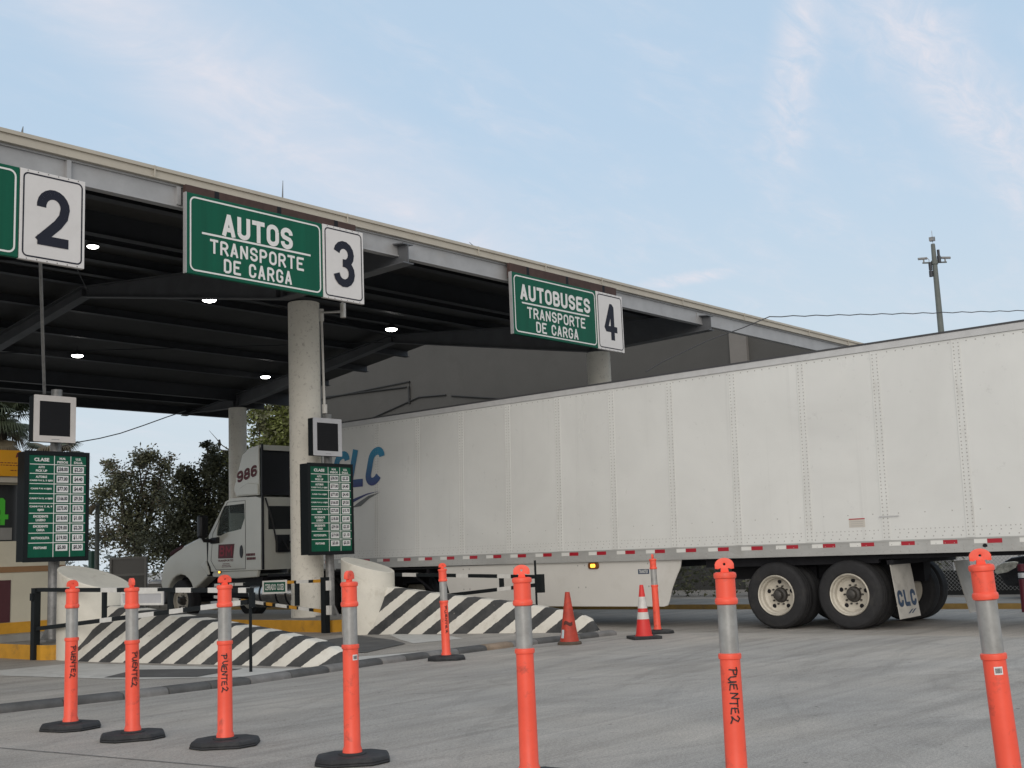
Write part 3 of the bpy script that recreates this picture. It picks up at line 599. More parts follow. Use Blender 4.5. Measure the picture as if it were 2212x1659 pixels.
# ------------------------------------------------------------------ price boards, displays, posts
ROWS = [(('AUTO', 'PICK UP'), '$38.00', '$2.20'), (('AUTOBUS', 'CAMIÓN 2, 3 EJES'), '$77.00', '$4.40'), (('CAMIÓN 4 EJES',), '$77.00', '$4.40'), (('CAMIÓN 5, 6 EJES',), '$166.00', '$9.50'), (('CAMIÓN 7, 8, 9', 'EJES'), '$275.00', '$15.70'), (('EXCEDENTE', 'LIGERO'), '$18.00', '$1.00'), (('EXCEDENTE', 'CARGA'), '$39.00', '$2.20'), (('MOTOCICLETA',), '$19.00', '$1.10'), (('PEATONES',), '$5.00', '$0.30')]
def price_board(xc, Y, z0, z1, W, lb):
    t = thing('price_board', lb, 'price board', (xc, Y, z0), 'toll price boards')
    x0, x1 = xc-W/2, xc+W/2
    q = MB(); q.box((x0, Y, z0), (x1, Y+.22, z1)); q.box((x0-.015, Y-.015, z0-.01), (x0+.05, Y-.0005, z1+.01)); q.box((x1-.035, Y-.015, z0-.01), (x1+.012, Y-.0005, z1+.01)); q.box((x0+.051, Y-.015, z1-.05), (x1-.036, Y-.0005, z1+.01)); q.box((x0+.051, Y-.015, z0-.01), (x1-.036, Y-.0005, z0+.05))
    obj('case', q, M['case_dark'], t)
    S = lambda x, z, lay: (x, Y-.008-lay, z)
    a, b, c, d = x0+.055, x1-.04, z0+.055, z1-.055
    q = MB(); q.box((a, Y-.008, c), (b, Y-.001, d)); pn = obj('price_panel', q, M['sign_green'], t)
    fx = lambda u: a+(b-a)*u
    fz = lambda v: d-(d-c)*v
    ln = MB(); bx = MB(); tx = MB(); tb = MB()
    vs = [.088, .18, .28, .377, .473, .57, .668, .764, .86]
    def rect(mb, u0, u1, v0, v1, lay): mb.add([S(fx(u0), fz(v1), lay), S(fx(u1), fz(v1), lay), S(fx(u1), fz(v0), lay), S(fx(u0), fz(v0), lay)], [(0, 1, 2, 3)])
    for v in vs: rect(ln, 0.01, .995, v-.0035, v+.0035, .001)
    for u in (.432, .722): rect(ln, u-.006, u+.006, .0, 1., .0018)
    def tt(mb, s, uc, vc, wu, hv, bold=.045): join(mb, text_mb(s, fx(uc-wu/2), fx(uc+wu/2), fz(vc+hv/2), fz(vc-hv/2), S, bold, .0025))
    tt(tx, 'CLASE', .21, .042, .26, .036); tt(tx, 'M.N.', .577, .027, .11, .024); tt(tx, 'PESOS', .577, .062, .19, .024); tt(tx, 'U.S.', .86, .027, .10, .024); tt(tx, 'DLLS.', .86, .062, .16, .024)
    vb = vs+[.955]
    for i, (nm, p1, p2) in enumerate(ROWS):
        v0, v1 = vb[i], vb[i+1]; vm = (v0+v1)/2
        for k, s in enumerate(nm): tt(tx, s, .21, vm+(k-(len(nm)-1)/2)*.036, min(.40, .028*len(s)), .024)
        for u0, u1, s in ((.475, .685, p1), (.765, .96, p2)):
            rect(bx, u0, u1, v0+.016, v1-.014, .0015); tt(tb, s, (u0+u1)/2, vm+.001, min(u1-u0-.03, .030*len(s)), .045, .04)
    obj('grid_lines', ln, M['letter_white'], pn, smooth=0); obj('price_boxes', bx, M['white_tag'], pn, smooth=0); obj('lettering', tx, M['letter_white'], pn, smooth=0); obj('prices', tb, M['letter_black'], pn, smooth=0)
    return t
def display(xc, Y, z0, z1, W, fm, lb):
    t = thing('lane_display', lb, 'display', (xc, Y, z0), 'lane displays above the price boards')
    x0, x1 = xc-W/2, xc+W/2; b = .085
    q = MB(); q.box((x0+.004, Y+.012, z0+.004), (x1-.004, Y+.16, z1-.004)); obj('case', q, M['case_dark'], t, bevel=.01)
    q = MB(); A = rrect(x0, x1, z0, z1, .012, 2); B = rrect(x0+b, x1-b, z0+b*1.05, z1-b, .004, 2); n = len(A)
    for y in (Y, Y+.011): q.add([(x, y, z) for x, z in A]+[(x, y, z) for x, z in B], [(i, (i+1) % n, n+(i+1) % n, n+i) for i in range(n)])
    for Rg in (A, B): q.add([(x, Y, z) for x, z in Rg]+[(x, Y+.011, z) for x, z in Rg], [(i, (i+1) % n, n+(i+1) % n, n+i) for i in range(n)])
    obj('front_frame', q, fm, t, smooth=0)
    q = MB(); q.box((x0+b-.002, Y+.006, z0+b), (x1-b+.002, Y+.0118, z1-b+.002)); obj('screen', q, M['screen'], t)
    q = MB(); q.box((xc-.05, Y-.001, z0+.035), (xc+.07, Y-.0005, z0+.043)); obj('label_plate', q, M['galv'], t)
def board_post(x, y, z0, z1, lb):
    t = thing('board_post', lb, 'post', (x, y, z0), 'posts carrying the price boards')
    q = MB(); q.lathe([(.078, .0), (.078, z1-z0)], 24, (x, y, z0)); obj('pole', q, M['galv'], t)
    q = MB(); q.box((x-.2, y-.2, z0), (x+.2, y+.2, z0+.025))
    for dx, dy in ((1, 0), (-1, 0), (0, 1), (0, -1)):
        A = (x+dx*.075, y+dy*.075); B = (x+dx*.19, y+dy*.19); px, py = -dy*.006, dx*.006
        q.hull([(A[0]+px, A[1]+py, z0+.026), (B[0]+px, B[1]+py, z0+.026), (A[0]+px, A[1]+py, z0+.24)], [(A[0]-px, A[1]-py, z0+.026), (B[0]-px, B[1]-py, z0+.026), (A[0]-px, A[1]-py, z0+.24)])
    obj('base_plate', q, M['galv'], t, smooth=0)
price_board(8.36, 16.0, 1.335, 2.885, .955, 'price board on the grey post in front of the cream booth')
display(8.34, 16.05, 3.035, 3.71, .64, M['case_white'], 'white framed dark display box on top of the post by the booth')
board_post(8.55, 16.42, .2, 3.86, 'grey steel post holding the price board in front of the booth')
price_board(13.63, 16.25, 1.305, 2.905, 1.02, 'price board hanging beside the thick front column before the white trailer')
display(13.63, 16.30, 3.055, 3.735, .66, M['case_grey'], 'grey framed dark display box beside the thick front column')
board_post(13.93, 16.66, .2, 3.86, 'grey steel post behind the price board beside the front column')
def conduit(pts, r, lb, m_, extra=None):
    q = MB(); q.tube(pts, r, 10)
    if extra:
        for a, b in extra: q.tube([a, b], r*2.0, 12)
    tag(obj('conduit', q, m_), lb, 'conduit', 'conduits dropping from the signs')
conduit([YP(87, 560, 14.2), YP(96, 850, 16.1)], .022, 'grey conduit dropping from lane sign 2 to the display box by the booth', M['galv'])
a, b, c, d = YP(740, 655, 14.4), YP(741, 673, 14.6), YP(694, 675, 16.4), YP(701.5, 893, 16.36)
conduit([a, b, c, d], .024, 'white bent conduit from lane sign 3 down the column to the display', M['conduit'], [(b-Vector((0, 0, .1)), b+Vector((0, 0, .14))), (c-Vector((0, 0, .16)), c+Vector((0, 0, .06))), (d, d+Vector((0, 0, .16)))])
q = MB(); cx0 = 13.80+.296*math.cos(R(-52)); cy0 = 17.14+.296*math.sin(R(-52))
q.tube([(cx0, cy0, 6.0), (cx0+.004, cy0, 3.8), (cx0, cy0-.004, 2.9)], .011, 6); q.tube([(cx0+.09, cy0-.09, 1.3), (cx0+.05, cy0-.1, .8), (cx0+.07, cy0-.08, .3)], .008, 5)
tag(obj('cable', q, M['cable_l']), 'thin cable running down the front column', 'cable')

# ------------------------------------------------------------------ crash cushions: cut cylinder + striped wedge
def cushion(cx, cy, r, zh, zl, st, k, per, off, lb):
    t = thing('crash_barrier', lb, 'barrier', (cx, cy, 0), 'concrete barriers guarding the islands')
    q = MB(); n = 56; A = []; B = []
    for i in range(n):
        a = 2*math.pi*i/n; x, y = r*math.cos(a), r*math.sin(a)
        A.append((cx+x, cy+y, -.3)); B.append((cx+x, cy+y, (zh+zl)/2+(zh-zl)/2*(y*.94+x*-.34)/r))
    q.hull(A, B); obj('cut_cylinder', q, M['concrete_white'], t, bevel=.012)
    q = MB(); rings = [[(xa, y, -.3), (xa, y, .0), (xb, y, z), (xc, y, z), (xd, y, .0), (xd, y, -.3)] for y, xa, xb, xc, xd, z in st]
    for p0, p1 in zip(rings, rings[1:]): q.add(p0+p1, [(i, i+1, 7+i, 6+i) for i in range(5)])
    q.add(rings[0], [(0, 1, 2, 3, 4, 5)]); q.add(rings[-1], [(5, 4, 3, 2, 1, 0)])
    bm = None
    o = obj('striped_wedge', q, stripe_mat('black_white_stripes', k, per, off), t, bevel=.02, smooth=25)
    bm = bmesh.new(); bm.from_mesh(o.data); bmesh.ops.remove_doubles(bm, verts=bm.verts, dist=1e-4); bmesh.ops.recalc_face_normals(bm, faces=bm.faces); bm.to_mesh(o.data); bm.free()
    return t
cushion(8.52, 15.22, .485, 1.265, .90, [(15.0, 8.03, 8.42, 8.72, 9.05, .72), (14.3, 8.08, 8.48, 8.78, 9.08, .655), (13.5, 8.20, 8.56, 8.84, 9.12, .575), (12.4, 8.36, 8.64, 8.90, 9.14, .465), (11.5, 8.48, 8.70, 8.92, 9.13, .37), (10.75, 8.58, 8.76, 8.93, 9.10, .27), (10.38, 8.64, 8.80, 8.93, 9.07, .16), (10.2, 8.68, 8.83, 8.92, 9.02, .03)], 1.15, .47, .2, 'wedge barrier with black and white stripes on the booth side, dark hump behind it')
cushion(13.02, 14.62, .435, 1.24, .965, [(14.5, 12.66, 12.98, 13.2, 13.45, .765), (13.9, 12.82, 13.10, 13.32, 13.60, .69), (13.0, 13.08, 13.30, 13.50, 13.78, .575), (12.0, 13.40, 13.58, 13.76, 14.02, .45), (11.4, 13.56, 13.70, 13.84, 14.06, .36), (10.9, 13.68, 13.78, 13.90, 14.06, .27), (10.7, 13.74, 13.80, 13.89, 14.0, .20), (10.58, 13.78, 13.82, 13.88, 13.94, .04)], 1.15, .50, .02, 'wedge barrier with black and white stripes in front of the white trailer')

# ------------------------------------------------------------------ swing gates
def gate(name, lb, parts, cat='gate'):
    t = thing(name, lb, cat, parts[0][1][0], 'swing gates beside the islands'); 
    for nm, pts, rr, mm in parts:
        q = MB()
        for i in range(len(pts)-1): q.tube([pts[i], pts[i+1]], rr, 8)
        obj(nm, q, mm, t)
    return t
def bar(name, P0, P1, hw, segs, mats, parent):   # square bar with reflective bands
    q = MB(); P0, P1 = Vector(P0), Vector(P1)
    for a, b, mi in segs:
        A, B = P0.lerp(P1, a), P0.lerp(P1, b); e = hw+(.002 if mi else 0)
        rg = lambda p: [(p.x-e, p.y, p.z-e), (p.x+e, p.y, p.z-e), (p.x+e, p.y, p.z+e), (p.x-e, p.y, p.z+e)]
        q.hull(rg(A), rg(B), mi)
    return obj(name, q, mats, parent, smooth=0)
GM = [M['gate_black'], M['gate_white'], M['gate_yellow']]
def segm(ws):
    o = []; x = 0
    for a, b, mi in ws:
        if a > x: o.append((x, a, 0))
        o.append((a, b, mi)); x = b
    if x < 1: o.append((x, 1, 0))
    return o
X1 = 7.95
t = thing('swing_gate', 'black gate with white bands and a framed grey plate before the left barrier', 'gate', (X1, 15.72, 0), 'swing gates beside the islands')
q = MB(); q.box((X1-.045, 15.70, -.05), (X1+.045, 15.80, .97)); q.box((X1-.075, 15.72, .80), (X1-.046, 15.78, .90)); obj('hinge_post', q, M['gate_black'], t, smooth=0)
bar('top_bar', (X1, 15.70, .945), (X1, 10.84, .885), .026, segm([(.35, .43, 1), (.53, .62, 1), (.70, .765, 1), (.835, .905, 1), (.955, .985, 1)]), GM, t)
bar('lower_bar', (X1, 15.69, .42), (X1, 10.9, .76), .026, segm([(.35, .41, 1), (.50, .61, 1), (.68, .74, 1), (.815, .885, 1), (.94, .975, 1)]), GM, t)
for y, a, b in ((13.95, .56, .90), (12.45, .665, .885), (10.84, .70, .86)):
    q = MB(); q.box((X1-.022, y-.03, a), (X1+.022, y+.03, b)); obj('upright', q, M['gate_black'], t, smooth=0)
q = MB(); q.box((X1-.012, 10.86, -.02), (X1+.012, 10.885, .70)); obj('support_leg', q, M['gate_black'], t, smooth=0)
a, b = XP(263, 1279, X1-.04), XP(353, 1307, X1-.04)
q = MB(); q.box((X1-.04, a.y, b.z), (X1-.03, b.y, a.z)); pl = obj('plate', q, M['case_grey'], t, smooth=0)
q = MB(); y0, y1, z0, z1 = b.y, a.y, b.z, a.z
for A, B in (((y0, z0), (y1, z0+.025)), ((y0, z1-.025), (y1, z1)), ((y0, z0+.026), (y0+.03, z1-.026)), ((y1-.03, z0+.026), (y1, z1-.026))): q.box((X1-.052, A[0], A[1]), (X1-.0402, B[0], B[1]))
obj('plate_frame', q, M['gate_white'], pl, smooth=0)
X2 = 12.85
t = thing('swing_gate', 'gate with amber and white bands carrying the CERRADO CLOSED plate', 'gate', (X2, 15.54, 0), 'swing gates beside the islands')
q = MB(); q.box((X2-.05, 15.45, -.05), (X2+.05, 15.56, .92)); obj('hinge_post', q, M['gate_black'], t, smooth=0)
for a, b in ((.70, .86), (.30, .45)): obj('reflector', MB().box((X2-.03, 15.38, a), (X2+.03, 15.449, b)), M['gate_white'], t, smooth=0)
bar('top_bar', (X2, 15.561, .86), (X2, 18.7, .83), .024, segm([(0, .07, 2), (.11, .215, 1), (.235, .30, 2), (.33, .42, 1), (.70, .78, 1), (.79, .83, 1), (.86, .905, 2), (.92, .98, 1)]), GM, t)
bar('lower_bar', (X2, 15.561, .355), (X2, 18.7, .625), .024, segm([(0, .07, 2), (.11, .20, 1), (.215, .28, 2), (.30, .40, 1), (.43, .485, 2), (.51, .63, 1), (.66, .72, 2), (.74, .80, 1), (.86, .93, 2), (.94, .985, 1)]), GM, t)
q = MB(); q.box((X2-.02, 16.2, .45), (X2+.02, 16.29, .83)); obj('upright', q, M['gate_black'], t, smooth=0)
q = MB(); a, b = XP(567, 1255, X2-.04), XP(620, 1282, X2-.04); q.prism([(a.y, a.z), (b.y, a.z+.01), (b.y, b.z+.01), (a.y, b.z-.01)], 0, X2-.045, X2-.036); pl = obj('closed_plate', q, M['gate_white'], t, smooth=0)
q = MB(); y0, y1, z0, z1 = b.y+.04, a.y-.05, b.z+.03, a.z-.025; q.box((X2-.047, y0, z0), (X2-.0455, y1, z1)); obj('green_field', q, M['sign_green'], pl, smooth=0)
S2 = lambda x, z, lay: (X2-.0485-lay, y1-.03-x, z)
q = text_mb('CERRADO', 0, (y1-y0)*.52, z0+.03, z1-.03, S2, .02); join(q, text_mb('CLOSED', (y1-y0)*.57, (y1-y0)-.06, z0+.03, z1-.03, S2, .02)); obj('lettering', q, M['letter_white'], pl, smooth=0)
X3 = 15.0
t = thing('swing_gate', 'black and white gate behind the right striped wedge, in front of the trailer skirt', 'gate', (X3, 12.7, 0), 'swing gates beside the islands')
bar('top_bar', (X3, 16.3, .90), (X3, 12.70, .79), .03, segm([(.12, .22, 1), (.50, .58, 1), (.77, .855, 1)]), GM, t)
bar('lower_bar', (X3, 14.8, .50), (X3, 12.70, .655), .03, segm([(.60, .75, 1)]), GM, t)
q = MB(); q.box((X3-.02, 13.42, .62), (X3+.02, 13.5, .79)); obj('upright', q, M['gate_black'], t, smooth=0)
q = MB(); q.box((X3-.05, 12.55, .53), (X3+.05, 12.66, .83)); obj('latch_box', q, M['gate_black'], t, smooth=0)
q = MB(); q.tube([(X3, 12.70, -.13), (X3, 12.70, 1.06)], .018, 8); obj('support_leg', q, M['gate_black'], t)
q = MB(); q.tube([(X3, 14.9, .50), (X3, 12.9, .16)], .03, 6); obj('brace', q, M['gate_black'], t)

# ------------------------------------------------------------------ orange delineator posts
H = 1.095; Z3, Z2, Z1 = .656, .90, 1.017
def post_proto():
    t = thing('delineator_post', 'x', 'delineator post', (0, 0, 0), 'orange delineator posts', local=True)
    q = MB(); pl = [(.215, .09), (.215, -.09), (.12, -.185), (-.12, -.185), (-.215, -.09), (-.215, .09), (-.12, .185), (.12, .185)]
    for z0, z1, k0, k1 in ((0, .016, 1, 1), (.016, .044, 1, .93)): q.hull([(x*k0, y*k0, z0) for x, y in pl], [(x*k1, y*k1, z1) for x, y in pl])
    q.lathe([(.085, .04), (.08, .056)], 8); obj('base', q, M['rubber'], t, bevel=.008)
    q = MB(); q.lathe([(.058, .045), (.055, .075), (.049, .09), (.0475, .3), (.0455, Z3-.015), (.051, Z3-.012), (.0525, Z3), (.051, Z3+.010), (.044, Z3+.013)], 40); tb = obj('tube', q, M['orange'], t)
    q = MB(); q.lathe([(.0432, Z3+.01), (.0432, Z2-.005)], 40); obj('reflective_sleeve', q, M['sleeve'], t)
    q = MB(); q.lathe([(.044, Z2-.016), (.0505, Z2-.012), (.053, Z2), (.0505, Z2+.012), (.0455, Z2+.016), (.0450, Z1-.016), (.0505, Z1-.012), (.0525, Z1), (.050, Z1+.010), (.040, Z1+.014)], 40); obj('collar', q, M['orange'], t)
    q = MB(); o = [(-.019, Z1+.012), (-.016, Z1+.033), (-.030, Z1+.028), (-.043, Z1+.03), (-.043, Z1+.052)]+arc(0, Z1+.046, .043, .033, 170, 10, 12)+[(.043, Z1+.052), (.043, Z1+.03), (.030, Z1+.028), (.016, Z1+.033), (.019, Z1+.012)]
    hole = arc(0, Z1+.050, .006, .006, 0, 330, 11)
    q.holes(o, [hole], 1, -.012); q.holes(o, [hole], 1, .012)
    n = len(o); q.add([(x, -.012, z) for x, z in o]+[(x, .012, z) for x, z in o], [(i, (i+1) % n, n+(i+1) % n, n+i) for i in range(n)])
    n = len(hole); q.add([(x, -.012, z) for x, z in hole]+[(x, .012, z) for x, z in hole], [(i, (i+1) % n, n+(i+1) % n, n+i) for i in range(n)])
    o_ = obj('handle', q, M['orange'], t, smooth=30)
    bm = bmesh.new(); bm.from_mesh(o_.data); bmesh.ops.remove_doubles(bm, verts=bm.verts, dist=1e-5); bmesh.ops.recalc_face_normals(bm, faces=bm.faces); bm.to_mesh(o_.data); bm.free()
    b = o_.modifiers.new('bevel', 'BEVEL'); b.width = .004; b.segments = 3; b.limit_method = 'ANGLE'; b.angle_limit = R(40)
    return t
GV = {'P': [[(0, 0), (.1, 1)], [(-.3, .95), (.2, 1.05), (.85, .9), (.8, .6), (.1, .45)]], 'U': [[(0, 1), (.05, .3), (.4, 0), (.8, .25), (.85, 1), (.95, 0)]], 'E': [[(.8, 1), (.1, .9), (0, .1), (.9, 0)], [(0, .5), (.7, .55)]],
      'N': [[(0, 0), (.1, 1), (.8, .05), (.9, 1.05)]], 'T': [[(-.1, 1), (1, 1)], [(.5, 1), (.45, 0)]], '2': [[(0, .8), (.4, 1.05), (.85, .8), (.5, .35), (0, 0), (.5, .1), (1.1, -.1)]], 'L': [[(.1, 1), (0, .05), (.8, 0)]]}
def scrawl(t, s, ang, ztop, length, width, wd):
    q = MB(); rr = .0490; n = len(s); adv = length/n
    for i, c in enumerate(s):
        jz, jx = random.uniform(-.003, .003), random.uniform(-.004, .004)
        for pl in G_L(c):
            f = lambda x, y, lay: (lambda a, z: ((rr+lay)*math.cos(a), (rr+lay)*math.sin(a), z))(ang+(y-.5)*width/rr+jx/rr, ztop-i*adv-x*adv*.80+jz)
            pp = []
            for (xa, ya), (xb, yb) in zip(pl, pl[1:]): pp += [(xa+(xb-xa)*k/4, ya+(yb-ya)*k/4) for k in range(4)]
            pp.append(pl[-1]); sx = adv*.80
            ribbon(q, [(x*sx, y*width) for x, y in pp], wd, .0006, lambda x, y, lay: f(x/sx, y/width, lay), 0, (1, 1))
    tb = [c for c in t.children if c.name.startswith('tube')][0]
    obj('handwriting', q, M['marker'], tb, smooth=0)
def G_L(c): return GV[c]
def sticker(t, ang, z):
    tb = [c for c in t.children if c.name.startswith('tube')][0]; rr = .0472
    def patch(a0, a1, z0, z1, r_, mb):
        k = 6; vs = []
        for i in range(k+1): a = a0+(a1-a0)*i/k; vs += [(r_*math.cos(a), r_*math.sin(a), z0), (r_*math.cos(a), r_*math.sin(a), z1)]
        mb.add(vs, [(2*i, 2*i+2, 2*i+3, 2*i+1) for i in range(k)])
    q = MB(); patch(ang-.36, ang+.36, z-.016, z+.016, rr+.0006, q); s = obj('tag', q, M['white_tag'], tb)
    q = MB(); x = ang-.26; random.seed(5)
    while x < ang+.26: wv = random.choice((.015, .03, .045)); patch(x, x+wv, z-.010, z+.010, rr+.0012, q); x += wv+random.choice((.02, .03))
    obj('tag_bars', q, M['marker'], s, smooth=0)
pp = post_proto()
# x, y, yaw of handle, lean (dx, dy), text / sticker, label
POSTS = [(4.559, 8.465, 30, (0, 0), 'PUENTE2', 'orange post with PUENTE2 on it, farthest left and nearest the price board'),
         (4.516, 7.531, 105, (-.012, .006), 'PUENTE2', 'orange post with faint PUENTE2 whose T handle is seen edge on'),
         (4.644, 6.632, 20, (0, .0), 'PUENTE2', 'orange post with PUENTE2 standing in front of the striped wedge on the left'),
         (4.637, 5.373, 62, (0, 0), 'tag', 'orange post with a small white tag and its black base fully in view'),
         (4.682, 4.059, 0, (0, 0), '', 'plain orange post without writing before the right wedge, base cut off'),
         (4.712, 2.861, 0, (.008, .0), 'PUENTE2', 'big near orange post with bold PUENTE2 in front of the trailer skirt and wheels'),
         (5.03, 1.767, 5, (-.03, .03), 'tag', 'leaning orange post with a white tag at the right edge'),
         (9.762, 9.65, 20, (-.012, .01), 'PUENTE2', 'distant orange post beside the kerb in front of the right striped wedge'),
         (13.827, 9.517, 80, (-.012, .008), '', 'distant slim orange post behind the banded cone')]
protos = [pp]+[None]*8
for i, (x, y, yaw, ln, tx, lb) in enumerate(POSTS):
    if i == 0: continue
    o = pp.copy(); C.objects.link(o)
    for ch in pp.children: c = ch.copy(); C.objects.link(c); c.parent = o
    protos[i] = o
for i, (o, (x, y, yaw, ln, tx, lb)) in enumerate(zip(protos, POSTS)):
    face = math.atan2(-y, -x)                                 # direction towards the road side where we stand
    o['label'] = lb; yawr = face+R(90)+R(yaw if i not in (1, 3, 8) else yaw)
    o.location = (x, y, gz(x)+.001)
    o.rotation_euler = (Matrix.Rotation(0, 3, 'X')).to_euler()
    tilt = Vector((ln[0], ln[1], 1)).to_track_quat('Z', 'Y').to_matrix() if (ln[0] or ln[1]) else Matrix.Identity(3)
    tilt = Matrix(((1, 0, ln[0]), (0, 1, ln[1]), (-ln[0], -ln[1], 1)))
    for c in o.children:
        if not c.name.startswith('base'):
            rz = Matrix.Rotation(yawr if c.name.startswith('handle') else 0., 3, 'Z')
            c.matrix_local = (tilt @ rz).to_4x4()
        else: c.matrix_local = Matrix.Rotation([R(-76), R(-30), R(-45), R(-42), R(-40), R(-40), R(-40), R(-44), R(-40)][i], 4, 'Z')
    random.seed(20+i)
    if tx == 'tag': sticker(o, face+(.62 if i == 3 else .25), Z3-(.062 if i == 3 else .055))
    elif tx: scrawl(o, tx, face+{0: .25, 1: .35, 2: -.05, 5: .15, 7: .35}[i], {0: .60, 1: .585, 2: .575, 5: .60, 7: .60}[i], {0: .225, 1: .235, 2: .235, 5: .235, 7: .30}[i], .034 if i != 7 else .022, .0062 if i != 5 else .0058)

# ------------------------------------------------------------------ cones
t = thing('traffic_cone', 'plain dirty red cone with a smudge standing before the striped wedge tip', 'cone', (11.92, 9.57, 0), 'traffic cones')
q = MB(); q.lathe([(.155, .0), (.155, .025), (.145, .035), (.14, .04)], 32, (11.92, 9.57, 0)); obj('base', q, mat('brown_cone_base', (.10, .075, .055), .8, var=.3), t)
q = MB(); q.lathe([(.122, .04), (.095, .2), (.06, .45), (.030, .655), (.028, .66), (.02, .66)], 36, (11.92, 9.57, 0)); cb = obj('cone_body', q, M['cone_old'], t)
q = MB(); rr = lambda z: .128-.149*z+.0015
def cpatch(q, c, a0, a1, z0, z1, f, wob=0.):
    vs = []
    for i in range(9):
        a = a0+(a1-a0)*i/8; dz = wob*math.sin(i*.8)
        for z in (z0+dz, z1+dz): vs.append((c[0]+f(z)*math.cos(a), c[1]+f(z)*math.sin(a), c[2]+z))
    q.add(vs, [(2*i, 2*i+2, 2*i+3, 2*i+1) for i in range(8)])
fa = math.atan2(-9.57, -11.92)
cpatch(q, (11.92, 9.57, 0), fa-.75, fa+.55, .245, .29, lambda z: rr(z)+.001, .012); obj('smudge', q, mat('rubber_smudge', (.10, .028, .022), .8, var=.3, vscale=30), cb)
q = MB(); cpatch(q, (11.92, 9.57, 0), fa-1.1, fa-.65, .085, .19, rr); obj('tag', q, mat('blue_white_tag', (.55, .62, .66), .6, var=.1, stain=(.05, .22, .36), stain_scale=14, stain_amt=1.), cb)
cc = (12.93, 9.12, 0)
t = thing('traffic_cone', 'red cone with two white bands on a square black base', 'cone', cc, 'traffic cones')
q = MB(); a = R(-38); ca, sa = math.cos(a), math.sin(a)
pl = [(cc[0]+ca*x-sa*y, cc[1]+sa*x+ca*y) for x, y in ((.19, .19), (-.19, .19), (-.19, -.19), (.19, -.19))]
q.prism(pl, 2, 0, .04); obj('base', q, M['rubber'], t, bevel=.008)
q = MB(); q.lathe([(.118, .04), (.107, .055), (.066, .36), (.026, .69), (.022, .70), (.015, .70)], 36, cc); cb = obj('cone_body', q, M['cone_new'], t)
f = lambda z: .1137-.128*z+.0012
q = MB(); q.lathe([(f(.255), .255), (f(.345), .345)], 36, cc); obj('white_band', q, M['cone_white'], cb)
q = MB(); q.lathe([(f(.395), .395), (f(.545), .545)], 36, cc); obj('white_band', q, M['cone_white'], cb)

# ------------------------------------------------------------------ toll booth at the left
YB = 17.2
t = thing('toll_booth', 'cream toll booth with maroon door, brown trim and yellow base at the left edge', 'booth', (8.5, YB, .2))
q = MB(); q.holes([(7.99, .2), (9.14, .2), (9.14, 2.86), (7.99, 2.86)], [[(7.995, 1.66), (8.55, 1.66), (8.55, 2.50), (7.995, 2.50)]], 1, YB)
q.box((7.99, YB+.12, .2), (9.14, 20.4, 1.6)); q.box((9.04, YB+.001, 1.601), (9.14, 20.4, 2.86)); q.box((7.99, 20.3, 1.601), (9.039, 20.4, 2.86))
obj('wall', q, M['booth'], t, smooth=0)
q = MB(); q.box((7.95, YB-.04, 2.861), (9.18, 20.45, 2.93)); obj('roof', q, M['ledge'], t, smooth=0)
q = MB(); q.box((7.985, YB-.012, 1.20), (9.145, YB-.001, 1.285)); obj('trim_band', q, M['brown'], t, smooth=0)
q = MB(); q.box((7.985, YB-.014, .31), (9.145, YB-.001, .47)); obj('base_band', q, M['yellow'], t, smooth=0)
q = MB(); q.box((7.985, YB-.2, .19), (9.16, YB-.0145, .30)); obj('plinth', q, M['greycon'], t, smooth=0)
q = MB(); q.box((8.0, YB-.01, .475), (8.285, YB-.0012, 1.09)); obj('door', q, M['door'], t, smooth=0)
q = MB(); q.box((7.995, YB+.03, 1.66), (8.55, YB+.045, 2.50)); wd = obj('window', q, M['darkglass'], t, smooth=0)
q = MB(); letters(q, '4', 8.0, 1.90, .24, .40, .07, 0, lambda x, z, l_: (x, YB+.022-l_, z)); obj('lane_number', q, M['neon'], wd, smooth=0)
q = MB(); q.box((8.12, YB+.020, 1.68), (8.30, YB+.028, 1.86)); q.box((8.005, YB+.020, 1.67), (8.09, YB+.028, 1.80)); obj('window_notice', q, M['cabinet'], wd, smooth=0)
q = MB(); q.box((7.95, YB-.16, 2.52), (8.60, YB-.002, 2.60)); obj('ledge', q, M['ledge'], t, smooth=0)
t = tag(obj('amber_sign', MB().box((7.2, 17.0, 2.61), (8.31, 17.04, 2.995)), M['amber_sign'], smooth=0), 'orange notice board with dark lettering beside the price board', 'sign')
q = MB(); S = lambda x, z, l_: (x, 16.997-l_, z); letters(q, 'A', 8.225, 2.885, .055, .075, .017, 0, S)
for z, x in ((2.80, 7.6), (2.765, 7.75), (2.69, 8.15)):
    while x < 8.27: wv = random.uniform(.02, .05); q.add([S(x, z, 0), S(min(8.28, x+wv), z, 0), S(min(8.28, x+wv), z+.012, 0), S(x, z+.012, 0)], [(0, 1, 2, 3)]); x += wv+.015
obj('lettering', q, M['maroon'], t, smooth=0)

